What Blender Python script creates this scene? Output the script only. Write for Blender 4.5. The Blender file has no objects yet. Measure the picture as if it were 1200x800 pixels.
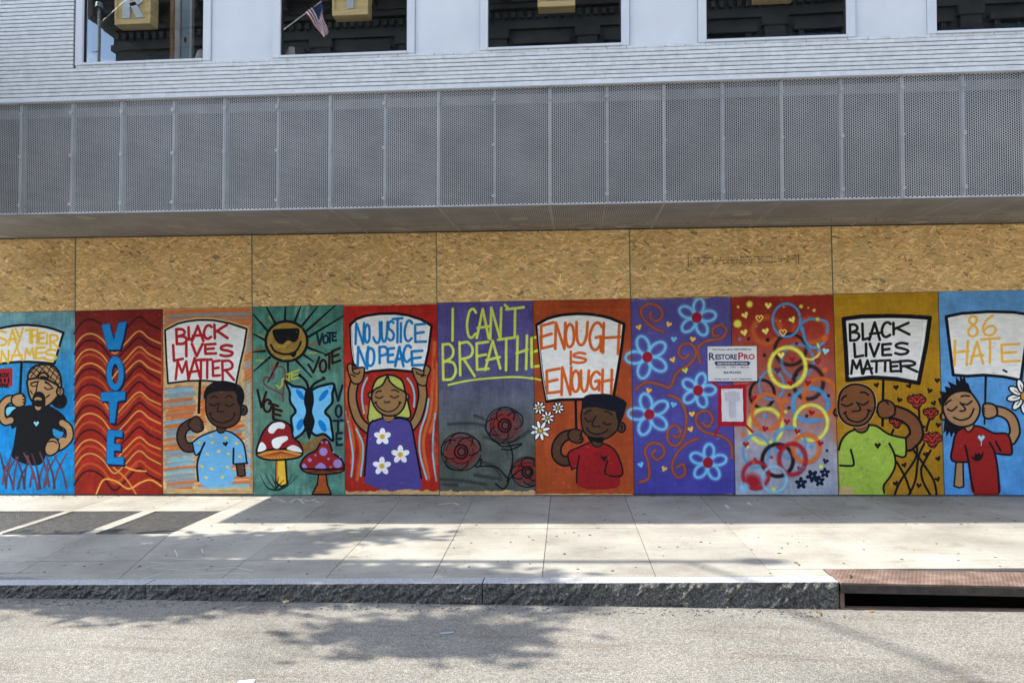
import bpy, bmesh, math, random
import numpy as np
from mathutils import Vector, Matrix, Euler

R = math.radians
SC = bpy.context.scene
COL = SC.collection
random.seed(7)
rng = np.random.default_rng(11)

# ------------------------------------------------------------------ camera
CAM_F = 880.0
CAM_LOC = Vector((0.5635, -9.4263, 1.6573))
CAM_ROT = Euler((1.59987, 0.01476, 0.08845), 'XYZ')
cam_data = bpy.data.cameras.new('camera')
cam_data.sensor_width = 36.0
cam_data.lens = 36.0 * CAM_F / 1200.0
cam_data.clip_start = 0.05
cam_data.clip_end = 2000
cam = bpy.data.objects.new('camera', cam_data)
cam.location = CAM_LOC
cam.rotation_euler = CAM_ROT
COL.objects.link(cam)
SC.camera = cam

# ------------------------------------------------------------------ light
SUN_EL = R(42)
SUN_BACK = R(1.0)          # the sun stands a hair behind the facade plane
SUN_DIR = Vector((-math.cos(SUN_EL) * math.cos(SUN_BACK), math.cos(SUN_EL) * math.sin(SUN_BACK), math.sin(SUN_EL)))
world = bpy.data.worlds.new('World')
SC.world = world
world.use_nodes = True
wt = world.node_tree
for n in list(wt.nodes):
    wt.nodes.remove(n)
w_out = wt.nodes.new('ShaderNodeOutputWorld')
w_bg = wt.nodes.new('ShaderNodeBackground')
w_bg.inputs['Strength'].default_value = 0.14
sky = wt.nodes.new('ShaderNodeTexSky')
sky.sky_type = 'NISHITA'
sky.sun_disc = False
sky.sun_elevation = SUN_EL
sky.sun_rotation = math.atan2(SUN_DIR.x, SUN_DIR.y)
sky.air_density = 1.0
sky.dust_density = 1.2
sky.ozone_density = 1.0
w_tc = wt.nodes.new('ShaderNodeTexCoord')
w_map = wt.nodes.new('ShaderNodeMapping')
w_map.inputs['Scale'].default_value = (1.6, 1.6, 4.2)
w_map.inputs['Location'].default_value = (1.7, 0.55, 0.9)
w_n = wt.nodes.new('ShaderNodeTexNoise')
w_n.inputs['Scale'].default_value = 2.1
w_n.inputs['Detail'].default_value = 7
w_n.inputs['Roughness'].default_value = 0.55
w_r = wt.nodes.new('ShaderNodeValToRGB')
w_r.color_ramp.elements[0].position = 0.46
w_r.color_ramp.elements[1].position = 0.68
w_mix = wt.nodes.new('ShaderNodeMixRGB')
w_mix.inputs['Color2'].default_value = (11.5, 12, 12.8, 1)
wt.links.new(w_tc.outputs['Generated'], w_map.inputs['Vector'])
wt.links.new(w_map.outputs['Vector'], w_n.inputs['Vector'])
wt.links.new(w_n.outputs['Fac'], w_r.inputs['Fac'])
wt.links.new(w_r.outputs['Color'], w_mix.inputs['Fac'])
wt.links.new(sky.outputs['Color'], w_mix.inputs['Color1'])
wt.links.new(w_mix.outputs['Color'], w_bg.inputs['Color'])
wt.links.new(w_bg.outputs['Background'], w_out.inputs['Surface'])

sun_data = bpy.data.lights.new('sun', 'SUN')
sun_data.energy = 3.9
sun_data.angle = R(0.5)
sun_data.color = (1.0, 0.93, 0.80)
sun = bpy.data.objects.new('sun', sun_data)
sun.rotation_euler = SUN_DIR.to_track_quat('Z', 'Y').to_euler()
sun.location = (-20, 0, 20)
COL.objects.link(sun)

SC.view_settings.view_transform = 'Standard'
SC.view_settings.look = 'None'
SC.view_settings.gamma = 1.0
SC.view_settings.use_curve_mapping = False
SC.view_settings.exposure = 1.68

# ------------------------------------------------------------------ small helpers
def tag(o, label=None, cat=None, group=None, kind=None):
    if label: o['label'] = label
    if cat: o['category'] = cat
    if group: o['group'] = group
    if kind: o['kind'] = kind
    return o

def empty(name, loc=(0, 0, 0), rot=(0, 0, 0)):
    o = bpy.data.objects.new(name, None)
    o.empty_display_size = 0.2
    COL.objects.link(o)
    o.location = loc
    o.rotation_euler = rot
    return o

def link_mesh(name, me, mat=None, parent=None, loc=None, rot=None):
    o = bpy.data.objects.new(name, me)
    COL.objects.link(o)
    if mat is not None and len(me.materials) == 0:
        me.materials.append(mat)
    if parent is not None: o.parent = parent
    if loc is not None: o.location = loc
    if rot is not None: o.rotation_euler = rot
    return o

class MB:
    """collects simple solids and links them as one mesh object"""
    def __init__(self):
        self.v = []; self.f = []
    def box(self, x0, x1, y0, y1, z0, z1):
        n = len(self.v)
        self.v += [(x0,y0,z0),(x1,y0,z0),(x1,y1,z0),(x0,y1,z0),(x0,y0,z1),(x1,y0,z1),(x1,y1,z1),(x0,y1,z1)]
        self.f += [(n,n+3,n+2,n+1),(n+4,n+5,n+6,n+7),(n,n+1,n+5,n+4),(n+1,n+2,n+6,n+5),(n+2,n+3,n+7,n+6),(n+3,n,n+4,n+7)]
        return self
    def hexa(self, pts):
        """8 points ordered like box()"""
        n = len(self.v)
        self.v += [tuple(p) for p in pts]
        self.f += [(n,n+3,n+2,n+1),(n+4,n+5,n+6,n+7),(n,n+1,n+5,n+4),(n+1,n+2,n+6,n+5),(n+2,n+3,n+7,n+6),(n+3,n,n+4,n+7)]
        return self
    def tube(self, pts, radii, sides=8, cap=True):
        pts = [Vector(p) for p in pts]
        if not hasattr(radii, '__len__'): radii = [radii]*len(pts)
        n0 = len(self.v)
        for i, p in enumerate(pts):
            a = pts[max(i-1,0)]; b = pts[min(i+1,len(pts)-1)]
            d = (b-a).normalized()
            up = Vector((0,0,1)) if abs(d.z) < 0.9 else Vector((1,0,0))
            s = d.cross(up).normalized(); t = s.cross(d).normalized()
            for k in range(sides):
                an = 2*math.pi*k/sides
                q = p + (s*math.cos(an)+t*math.sin(an))*radii[i]
                self.v.append(tuple(q))
        for i in range(len(pts)-1):
            for k in range(sides):
                a = n0+i*sides+k; b = n0+i*sides+(k+1)%sides
                self.f.append((a,b,b+sides,a+sides))
        if cap:
            self.f.append(tuple(n0+k for k in range(sides))[::-1])
            m = n0+(len(pts)-1)*sides
            self.f.append(tuple(m+k for k in range(sides)))
        return self
    def poly(self, pts, depth, axis):
        """prism: polygon points (3D) pushed along axis*depth"""
        n = len(self.v); m = len(pts)
        ax = Vector(axis)*depth
        self.v += [tuple(p) for p in pts] + [tuple(Vector(p)+ax) for p in pts]
        self.f.append(tuple(range(n+m-1, n-1, -1))); self.f.append(tuple(range(n+m, n+2*m)))
        for i in range(m):
            j = (i+1) % m
            self.f.append((n+i, n+j, n+m+j, n+m+i))
        return self
    def mesh(self, name):
        me = bpy.data.meshes.new(name)
        me.from_pydata(self.v, [], self.f)
        me.update()
        return me
    def build(self, name, mat, parent=None, smooth=False, bevel=0, loc=None, rot=None, fix=False):
        me = self.mesh(name)
        if bevel or fix:
            bm = bmesh.new(); bm.from_mesh(me)
            if fix: bmesh.ops.recalc_face_normals(bm, faces=bm.faces)
            if bevel:
                bmesh.ops.bevel(bm, geom=list(bm.edges), offset=bevel, segments=2, affect='EDGES', clamp_overlap=True)
            bm.to_mesh(me); bm.free()
        if smooth:
            for p in me.polygons: p.use_smooth = True
        return link_mesh(name, me, mat, parent, loc, rot)

# ------------------------------------------------------------------ materials
def new_mat(name):
    m = bpy.data.materials.new(name)
    m.use_nodes = True
    nt = m.node_tree
    return m, nt, nt.nodes['Principled BSDF']

def N(nt, t, **kw):
    n = nt.nodes.new(t)
    for k, v in kw.items():
        if k.startswith('_'): setattr(n, k[1:], v)
        else: n.inputs[k.replace('__', ' ')].default_value = v
    return n

def L(nt, a, ao, b, bi):
    nt.links.new(a.outputs[ao], b.inputs[bi])

def ramp(nt, stops):
    r = nt.nodes.new('ShaderNodeValToRGB')
    while len(r.color_ramp.elements) > 1: r.color_ramp.elements.remove(r.color_ramp.elements[-1])
    r.color_ramp.elements[0].position = stops[0][0]; r.color_ramp.elements[0].color = (*stops[0][1], 1)
    for p, c in stops[1:]:
        e = r.color_ramp.elements.new(p); e.color = (*c, 1)
    return r

def noisy(name, c1, c2, scale=8, rough=0.6, bump=0.15, bscale=None, metallic=0.0, detail=6, stretch=(1,1,1), rand=0.0, spec=0.5, dist=0.01, lo=.35, hi=.65):
    m, nt, b = new_mat(name)
    tc = N(nt, 'ShaderNodeTexCoord'); mp = N(nt, 'ShaderNodeMapping'); mp.inputs['Scale'].default_value = stretch
    geo = N(nt, 'ShaderNodeNewGeometry')
    L(nt, geo, 'Position', mp, 'Vector')
    n = N(nt, 'ShaderNodeTexNoise', Scale=scale, Detail=detail, Roughness=0.6)
    L(nt, mp, 'Vector', n, 'Vector')
    r = ramp(nt, [(lo, c1), (hi, c2)])
    L(nt, n, 'Fac', r, 'Fac')
    last = (r, 'Color')
    if rand:
        oi = N(nt, 'ShaderNodeObjectInfo')
        mr = N(nt, 'ShaderNodeMapRange'); mr.inputs['To Min'].default_value = 1-rand; mr.inputs['To Max'].default_value = 1+rand
        L(nt, oi, 'Random', mr, 'Value')
        hs = N(nt, 'ShaderNodeHueSaturation'); L(nt, mr, 'Result', hs, 'Value'); L(nt, r, 'Color', hs, 'Color')
        last = (hs, 'Color')
    nt.links.new(last[0].outputs[last[1]], b.inputs['Base Color'])
    b.inputs['Roughness'].default_value = rough
    b.inputs['Metallic'].default_value = metallic
    b.inputs['Specular IOR Level'].default_value = spec
    if bump:
        n2 = N(nt, 'ShaderNodeTexNoise', Scale=bscale or scale*4, Detail=6, Roughness=0.65)
        L(nt, mp, 'Vector', n2, 'Vector')
        bp = N(nt, 'ShaderNodeBump', Strength=bump, Distance=dist)
        L(nt, n2, 'Fac', bp, 'Height'); L(nt, bp, 'Normal', b, 'Normal')
    return m

M = {}
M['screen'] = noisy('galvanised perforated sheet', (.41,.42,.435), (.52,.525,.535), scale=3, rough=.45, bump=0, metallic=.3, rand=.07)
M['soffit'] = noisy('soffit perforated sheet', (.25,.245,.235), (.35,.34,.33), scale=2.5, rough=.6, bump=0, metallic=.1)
M['disc'] = noisy('pale light lens', (.24,.23,.21), (.31,.30,.27), scale=6, rough=.5, bump=0)
M['rail'] = noisy('grey rail', (.10,.11,.12), (.15,.16,.17), scale=6, rough=.6, bump=0)
M['post'] = noisy('galvanised stud', (.30,.32,.34), (.38,.40,.42), scale=6, rough=.45, bump=0, metallic=.3)
M['bolt'] = noisy('bolt metal', (.38,.40,.42), (.50,.52,.54), scale=30, rough=.4, bump=0, metallic=.5)
M['cavity'] = noisy('dark cavity lining', (.010,.011,.013), (.018,.019,.022), scale=3, rough=.9, bump=0)
M['brick'] = noisy('white glazed brick', (.55,.58,.60), (.66,.69,.715), scale=14, rough=.38, bump=.05, bscale=60, rand=.04)
M['mortar'] = noisy('grey mortar', (.12,.12,.125), (.18,.18,.185), scale=30, rough=.95, bump=.2)
M['frame'] = noisy('white aluminium frame', (.55,.59,.65), (.61,.65,.71), scale=2, rough=.35, bump=0)
M['panel'] = noisy('white spandrel panel', (.57,.61,.66), (.65,.69,.74), scale=1.3, rough=.3, bump=.02, bscale=20)
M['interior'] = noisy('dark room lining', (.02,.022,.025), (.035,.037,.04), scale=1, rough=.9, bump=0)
M['kerb_top'] = noisy('sawn granite', (.19,.20,.22), (.40,.41,.43), scale=60, rough=.75, bump=.3, bscale=180, dist=.004)
M['drain_dark'] = noisy('dark weathered steel', (.030,.027,.024), (.06,.05,.042), scale=14, rough=.8, bump=.3)
M['black'] = noisy('drain pit concrete', (.006,.006,.006), (.012,.012,.012), scale=5, rough=1, bump=0)
M['panel_edge'] = noisy('screen panel edge', (.31,.325,.34), (.38,.395,.41), scale=8, rough=.45, bump=0, metallic=.3)
M['grate'] = noisy('steel grating', (.07,.07,.07), (.14,.138,.135), scale=20, rough=.65, bump=.2, metallic=.1)
M['gum'] = noisy('flattened gum', (.03,.03,.032), (.06,.06,.06), scale=40, rough=.8, bump=0)
M['chalk'] = noisy('white chalk', (.42,.42,.42), (.62,.62,.61), scale=120, rough=1, bump=0)
M['green_edge'] = noisy('green board edge', (.03,.13,.09), (.05,.19,.14), scale=20, rough=.8, bump=0)
M['crate'] = noisy('pale plywood crate', (.60,.42,.16), (.72,.54,.25), scale=3, rough=.7, bump=.1, stretch=(1,1,9))
M['silver'] = noisy('brushed silver letter', (.42,.46,.48), (.52,.56,.58), scale=4, rough=.4, bump=0, metallic=.2)
M['stone'] = noisy('dark carved stone', (.035,.037,.038), (.066,.066,.063), scale=1.2, rough=.9, bump=.2, bscale=8)
M['stone_dark'] = noisy('grey brown bar stone', (.05,.047,.043), (.08,.075,.07), scale=2, rough=.9, bump=.1)  # plain grey brown tone for the far glazing bars
M['bark'] = noisy('bark', (.07,.05,.035), (.14,.11,.08), scale=12, rough=.95, bump=.6, stretch=(1,1,.25))
M['leaf'] = noisy('leaf green', (.035,.075,.02), (.07,.13,.035), scale=3, rough=.6, bump=0)
M['pole'] = noisy('painted steel pole', (.16,.18,.18), (.22,.24,.24), scale=4, rough=.5, bump=0, metallic=.2)
M['white_plastic'] = noisy('white sign plastic', (.74,.75,.77), (.80,.81,.82), scale=3, rough=.4, bump=0)
M['paper'] = noisy('printed paper', (.72,.70,.78), (.80,.79,.84), scale=6, rough=.7, bump=.03)
M['navy'] = noisy('navy print', (.015,.03,.11), (.02,.04,.13), scale=30, rough=.5, bump=0)
M['red_print'] = noisy('red print', (.40,.02,.04), (.46,.03,.05), scale=30, rough=.5, bump=0)
M['white_print'] = noisy('white print', (.78,.78,.80), (.82,.82,.84), scale=30, rough=.5, bump=0)
M['black_print'] = noisy('black print', (.02,.02,.03), (.035,.035,.05), scale=30, rough=.6, bump=0)
M['grey_print'] = noisy('grey print', (.22,.21,.28), (.32,.31,.38), scale=60, rough=.7, bump=0)
M['wood'] = noisy('orange brown timber', (.28,.13,.04), (.38,.19,.07), scale=5, rough=.6, bump=.1, stretch=(6,6,.6))
M['pale_post'] = noisy('pale painted post', (.45,.46,.42), (.58,.58,.53), scale=6, rough=.6, bump=0)
M['blue_panel'] = noisy('blue grey door leaf', (.20,.28,.34), (.26,.34,.40), scale=2, rough=.5, bump=0)
M['flag_red'] = noisy('flag red', (.30,.015,.03), (.36,.02,.04), scale=5, rough=.8, bump=0)
M['flag_white'] = noisy('flag white', (.78,.78,.80), (.84,.84,.86), scale=5, rough=.8, bump=0)
M['flag_blue'] = noisy('flag blue', (.02,.03,.10), (.03,.045,.14), scale=5, rough=.8, bump=0)
M['far_glass'] = noisy('far window glass', (.01,.025,.04), (.02,.035,.05), scale=1, rough=.15, bump=0)
M['ornament'] = noisy('pale ornament', (.35,.33,.27), (.55,.52,.44), scale=20, rough=.7, bump=.2)

def glass_mat():
    m, nt, b = new_mat('window glass')
    nt.nodes.remove(b)
    out = [n for n in nt.nodes if n.type == 'OUTPUT_MATERIAL'][0]
    t = N(nt, 'ShaderNodeBsdfTransparent'); t.inputs['Color'].default_value = (.98,1,1,1)
    g = N(nt, 'ShaderNodeBsdfGlossy'); g.inputs['Color'].default_value = (.92,.97,1,1); g.inputs['Roughness'].default_value = 0.0
    tcg = N(nt, 'ShaderNodeNewGeometry')
    nz = N(nt, 'ShaderNodeTexNoise', Scale=.7, Detail=1)
    bp = N(nt, 'ShaderNodeBump', Strength=.03, Distance=.05)
    L(nt, tcg, 'Position', nz, 'Vector'); L(nt, nz, 'Fac', bp, 'Height'); L(nt, bp, 'Normal', g, 'Normal')
    lw = N(nt, 'ShaderNodeLayerWeight', Blend=.5)
    fr = N(nt, 'ShaderNodeMath', _operation='POWER'); fr.inputs[1].default_value = 4; L(nt, lw, 'Facing', fr, 0)
    mr = N(nt, 'ShaderNodeMapRange'); mr.inputs['From Min'].default_value = 0; mr.inputs['From Max'].default_value = 1
    mr.inputs['To Min'].default_value = .24; mr.inputs['To Max'].default_value = 1
    L(nt, fr, 'Value', mr, 'Value')
    mx = N(nt, 'ShaderNodeMixShader')
    L(nt, mr, 'Result', mx, 'Fac'); L(nt, t, 'BSDF', mx, 1); L(nt, g, 'BSDF', mx, 2); L(nt, mx, 'Shader', out, 'Surface')
    return m
M['glass'] = glass_mat()
def clear_mat():
    m, nt, b = new_mat('window glass inner face')
    nt.nodes.remove(b)
    out = [n for n in nt.nodes if n.type == 'OUTPUT_MATERIAL'][0]
    t = N(nt, 'ShaderNodeBsdfTransparent'); L(nt, t, 'BSDF', out, 'Surface')
    return m
M['glass_back'] = clear_mat()

def concrete_mat():
    m, nt, b = new_mat('sidewalk concrete')
    geo = N(nt, 'ShaderNodeNewGeometry')
    n1 = N(nt, 'ShaderNodeTexNoise', Scale=1.1, Detail=6, Roughness=.6); L(nt, geo, 'Position', n1, 'Vector')
    n2 = N(nt, 'ShaderNodeTexNoise', Scale=140, Detail=3, Roughness=.7); L(nt, geo, 'Position', n2, 'Vector')
    mp = N(nt, 'ShaderNodeMapping'); mp.inputs['Scale'].default_value = (.5, 9, 1); L(nt, geo, 'Position', mp, 'Vector')
    n3 = N(nt, 'ShaderNodeTexNoise', Scale=5, Detail=7, Roughness=.7); L(nt, mp, 'Vector', n3, 'Vector')
    r = ramp(nt, [(.30, (.195,.186,.163)), (.5, (.275,.266,.24)), (.70, (.335,.325,.298))]); L(nt, n1, 'Fac', r, 'Fac')
    r2 = ramp(nt, [(.3, (.55,.55,.54)), (.5, (1,1,1)), (.75, (1.2,1.2,1.18))]); L(nt, n2, 'Fac', r2, 'Fac')
    r3 = ramp(nt, [(.28, (.66,.65,.63)), (.46, (1,1,1)), (.75, (1.1,1.1,1.08))]); L(nt, n3, 'Fac', r3, 'Fac')
    m1 = N(nt, 'ShaderNodeMixRGB', _blend_type='MULTIPLY', Fac=1); L(nt, r, 'Color', m1, 'Color1'); L(nt, r2, 'Color', m1, 'Color2')
    m2 = N(nt, 'ShaderNodeMixRGB', _blend_type='MULTIPLY', Fac=1); L(nt, m1, 'Color', m2, 'Color1'); L(nt, r3, 'Color', m2, 'Color2')
    oi = N(nt, 'ShaderNodeObjectInfo'); mr = N(nt, 'ShaderNodeMapRange'); mr.inputs['To Min'].default_value = .86; mr.inputs['To Max'].default_value = 1.08
    L(nt, oi, 'Random', mr, 'Value')
    hs = N(nt, 'ShaderNodeHueSaturation'); L(nt, mr, 'Result', hs, 'Value'); L(nt, m2, 'Color', hs, 'Color')
    # dark freckles of dirt and gum
    vo = N(nt, 'ShaderNodeTexVoronoi', Scale=7.0); vo.inputs['Randomness'].default_value = 1; L(nt, geo, 'Position', vo, 'Vector')
    lt = N(nt, 'ShaderNodeMath', _operation='LESS_THAN'); lt.inputs[1].default_value = .055; L(nt, vo, 'Distance', lt, 0)
    m3 = N(nt, 'ShaderNodeMixRGB'); m3.inputs['Color2'].default_value = (.07,.07,.07,1)
    mm = N(nt, 'ShaderNodeMath', _operation='MULTIPLY'); mm.inputs[1].default_value = .55; L(nt, lt, 'Value', mm, 0)
    L(nt, mm, 'Value', m3, 'Fac'); L(nt, hs, 'Color', m3, 'Color1')
    n5 = N(nt, 'ShaderNodeTexNoise', Scale=3.1, Detail=9, Roughness=.72); L(nt, geo, 'Position', n5, 'Vector')
    r5 = ramp(nt, [(.54, (1,1,1)), (.66, (.80,.785,.76)), (.78, (.66,.64,.61))]); L(nt, n5, 'Fac', r5, 'Fac')
    m5 = N(nt, 'ShaderNodeMixRGB', _blend_type='MULTIPLY', Fac=1); L(nt, m3, 'Color', m5, 'Color1'); L(nt, r5, 'Color', m5, 'Color2')
    L(nt, m5, 'Color', b, 'Base Color')
    b.inputs['Roughness'].default_value = .85
    bp = N(nt, 'ShaderNodeBump', Strength=.25, Distance=.003); L(nt, n2, 'Fac', bp, 'Height'); L(nt, bp, 'Normal', b, 'Normal')
    return m
M['concrete'] = concrete_mat()

def asphalt_mat():
    m, nt, b = new_mat('worn asphalt')
    geo = N(nt, 'ShaderNodeNewGeometry')
    n1 = N(nt, 'ShaderNodeTexNoise', Scale=.9, Detail=7, Roughness=.6); L(nt, geo, 'Position', n1, 'Vector')
    vo = N(nt, 'ShaderNodeTexVoronoi', Scale=110); L(nt, geo, 'Position', vo, 'Vector')
    n2 = N(nt, 'ShaderNodeTexNoise', Scale=70, Detail=5, Roughness=.8); L(nt, geo, 'Position', n2, 'Vector')
    r = ramp(nt, [(.30, (.105,.100,.093)), (.48, (.16,.155,.143)), (.72, (.20,.193,.178))]); L(nt, n1, 'Fac', r, 'Fac')
    sp = N(nt, 'ShaderNodeSeparateColor'); L(nt, vo, 'Color', sp, 'Color')
    r2 = ramp(nt, [(0, (.62,.62,.63)), (.5, (.97,.97,.97)), (1, (1.5,1.47,1.4))]); L(nt, sp, 'Red', r2, 'Fac')
    r3 = ramp(nt, [(.35, (.72,.72,.72)), (.5, (1,1,1)), (.65, (1.2,1.19,1.16))]); L(nt, n2, 'Fac', r3, 'Fac')
    m1 = N(nt, 'ShaderNodeMixRGB', _blend_type='MULTIPLY', Fac=1); L(nt, r, 'Color', m1, 'Color1'); L(nt, r2, 'Color', m1, 'Color2')
    m2 = N(nt, 'ShaderNodeMixRGB', _blend_type='MULTIPLY', Fac=1); L(nt, m1, 'Color', m2, 'Color1'); L(nt, r3, 'Color', m2, 'Color2')
    # rusty streak stains running along the road
    mp = N(nt, 'ShaderNodeMapping'); mp.inputs['Scale'].default_value = (.55, 4.5, 1); mp.inputs['Location'].default_value = (3.1, .4, 0); L(nt, geo, 'Position', mp, 'Vector')
    n4 = N(nt, 'ShaderNodeTexNoise', Scale=1.6, Detail=6, Roughness=.65); L(nt, mp, 'Vector', n4, 'Vector')
    r4 = ramp(nt, [(.52, (0,0,0)), (.72, (.8,.8,.8))]); L(nt, n4, 'Fac', r4, 'Fac')
    m3 = N(nt, 'ShaderNodeMixRGB', _blend_type='MULTIPLY'); m3.inputs['Color2'].default_value = (.66,.55,.47,1)
    L(nt, r4, 'Color', m3, 'Fac'); L(nt, m2, 'Color', m3, 'Color1')
    L(nt, m3, 'Color', b, 'Base Color')
    b.inputs['Roughness'].default_value = .9
    bp = N(nt, 'ShaderNodeBump', Strength=.8, Distance=.006); L(nt, vo, 'Distance', bp, 'Height'); L(nt, bp, 'Normal', b, 'Normal')
    return m
M['asphalt'] = asphalt_mat()

def granite_mat():
    m, nt, b = new_mat('rock faced granite')
    geo = N(nt, 'ShaderNodeNewGeometry')
    n1 = N(nt, 'ShaderNodeTexNoise', Scale=70, Detail=8, Roughness=.8); L(nt, geo, 'Position', n1, 'Vector')
    n2 = N(nt, 'ShaderNodeTexNoise', Scale=5, Detail=4, Roughness=.6); L(nt, geo, 'Position', n2, 'Vector')
    r = ramp(nt, [(.38, (.018,.019,.019)), (.5, (.085,.086,.085)), (.63, (.30,.30,.295))]); L(nt, n1, 'Fac', r, 'Fac')
    r2 = ramp(nt, [(.3, (.7,.7,.68)), (.7, (1.2,1.2,1.2))]); L(nt, n2, 'Fac', r2, 'Fac')
    m1 = N(nt, 'ShaderNodeMixRGB', _blend_type='MULTIPLY', Fac=1); L(nt, r, 'Color', m1, 'Color1'); L(nt, r2, 'Color', m1, 'Color2')
    L(nt, m1, 'Color', b, 'Base Color')
    b.inputs['Roughness'].default_value = .8
    bp = N(nt, 'ShaderNodeBump', Strength=.9, Distance=.012); L(nt, n1, 'Fac', bp, 'Height'); L(nt, bp, 'Normal', b, 'Normal')
    return m
M['granite'] = granite_mat()

def rust_mat():
    m, nt, b = new_mat('rusted chequer plate')
    geo = N(nt, 'ShaderNodeNewGeometry')
    n1 = N(nt, 'ShaderNodeTexNoise', Scale=6, Detail=8, Roughness=.7); L(nt, geo, 'Position', n1, 'Vector')
    r = ramp(nt, [(.3, (.07,.045,.036)), (.5, (.135,.088,.07)), (.7, (.23,.165,.14))]); L(nt, n1, 'Fac', r, 'Fac')
    L(nt, r, 'Color', b, 'Base Color')
    b.inputs['Roughness'].default_value = .75
    n2 = N(nt, 'ShaderNodeTexNoise', Scale=70, Detail=4); L(nt, geo, 'Position', n2, 'Vector')
    bp = N(nt, 'ShaderNodeBump', Strength=.4, Distance=.003); L(nt, n2, 'Fac', bp, 'Height'); L(nt, bp, 'Normal', b, 'Normal')
    return m
M['rust'] = rust_mat()
# ------------------------------------------------------------------ the painted mural (flat print, rasterised here in code)
PPM = 330
MX0, MX1, MH = -7.32, 6.10, 2.44
CW, CH = int((MX1-MX0)*PPM), int(MH*PPM)
ROTM = np.array(CAM_ROT.to_matrix()); CPOS = np.array(CAM_LOC)

def wall_point(u, v, Y=0.0):
    """point of the plane y=Y seen at photo pixel (u, v)"""
    d = ROTM @ np.array([(u-600)/CAM_F, -(v-400)/CAM_F, -1.0])
    t = (Y-CPOS[1])/d[1]
    p = CPOS + t*d
    return p[0], p[2]

def fbm(h, w, cell, octaves=5, seed=0, stretch=(1,1)):
    r = np.random.default_rng(seed)
    out = np.zeros((h, w), np.float32); amp = 1; tot = 0
    for o in range(octaves):
        cy = max(2, int(h/(cell*stretch[0]))+2); cx = max(2, int(w/(cell*stretch[1]))+2)
        g = r.random((cy+1, cx+1)).astype(np.float32)
        ys = np.linspace(0, cy-1.001, h); xs = np.linspace(0, cx-1.001, w)
        y0 = ys.astype(int); x0 = xs.astype(int); fy = (ys-y0)[:, None].astype(np.float32); fx = (xs-x0)[None].astype(np.float32)
        fy = fy*fy*(3-2*fy); fx = fx*fx*(3-2*fx)
        a = g[np.ix_(y0, x0)]; b = g[np.ix_(y0, x0+1)]; c = g[np.ix_(y0+1, x0)]; d = g[np.ix_(y0+1, x0+1)]
        out += amp*((a*(1-fx)+b*fx)*(1-fy)+(c*(1-fx)+d*fx)*fy)
        tot += amp; amp *= .55; cell = max(1.2, cell/2)
    return out/tot

class Canvas:
    def __init__(s, w, h, col=(200,200,200)):
        s.w, s.h = w, h
        s.a = np.empty((h, w, 3), np.float32); s.a[:] = np.array(col)/255.
    def blend(s, x0, y0, al, col):
        h, w = al.shape
        reg = s.a[y0:y0+h, x0:x0+w]
        reg += (np.array(col, np.float32)/255.-reg)*al[..., None]
    def _bb(s, pts, m):
        x0 = max(0, int(pts[:,0].min()-m)); x1 = min(s.w, int(pts[:,0].max()+m)+2)
        y0 = max(0, int(pts[:,1].min()-m)); y1 = min(s.h, int(pts[:,1].max()+m)+2)
        return x0, y0, x1, y1
    def dist(s, pts, rad, bb, margin):
        x0, y0, x1, y1 = bb
        D = np.full((y1-y0, x1-x0), 1e3, np.float32)
        n = len(pts)-1
        for i in range(n):
            a = pts[i]; b = pts[i+1]; ra = rad[i]; rb = rad[i+1]
            m = margin+max(ra, rb)
            sx0 = max(x0, int(min(a[0],b[0])-m)); sx1 = min(x1, int(max(a[0],b[0])+m)+2)
            sy0 = max(y0, int(min(a[1],b[1])-m)); sy1 = min(y1, int(max(a[1],b[1])+m)+2)
            if sx1 <= sx0 or sy1 <= sy0: continue
            X = np.arange(sx0, sx1, dtype=np.float32)[None]-a[0]; Y = np.arange(sy0, sy1, dtype=np.float32)[:, None]-a[1]
            dx, dy = b[0]-a[0], b[1]-a[1]; l2 = dx*dx+dy*dy+1e-6
            t = np.clip((X*dx+Y*dy)/l2, 0, 1)
            d = np.sqrt((X-t*dx)**2+(Y-t*dy)**2)-(ra+(rb-ra)*t)
            sub = D[sy0-y0:sy1-y0, sx0-x0:sx1-x0]
            np.minimum(sub, d, out=sub)
        return D
    def stroke(s, pts, r, col, soft=1.0, alpha=1.0):
        pts = np.asarray(pts, np.float32)
        rad = np.asarray(r, np.float32) if hasattr(r, '__len__') else np.full(len(pts), r, np.float32)
        bb = s._bb(pts, rad.max()+soft+1)
        if bb[2] <= bb[0] or bb[3] <= bb[1]: return
        D = s.dist(pts, rad, bb, soft+1)
        al = np.clip(.5-D/(2*soft), 0, 1); al = al*al*(3-2*al)*alpha
        s.blend(bb[0], bb[1], al, col)
    def fill(s, pts, col, soft=.8, alpha=1.0):
        pts = np.asarray(pts, np.float32)
        bb = s._bb(pts, soft+2)
        if bb[2] <= bb[0] or bb[3] <= bb[1]: return
        X = np.arange(bb[0], bb[2], dtype=np.float32)[None]; Y = np.arange(bb[1], bb[3], dtype=np.float32)[:, None]
        ins = np.zeros((bb[3]-bb[1], bb[2]-bb[0]), bool)
        n = len(pts)
        for i in range(n):
            a = pts[i]; b = pts[(i+1) % n]
            if a[1] == b[1]: continue
            c = ((a[1] > Y) != (b[1] > Y)) & (X < (b[0]-a[0])*(Y-a[1])/(b[1]-a[1])+a[0])
            ins ^= c
        cl = np.vstack([pts, pts[:1]])
        D = s.dist(cl, np.zeros(len(cl), np.float32), bb, soft+2)
        D = np.where(ins, -D, D)
        al = np.clip(.5-D/(2*soft), 0, 1)*alpha
        s.blend(bb[0], bb[1], al, col)

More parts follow.
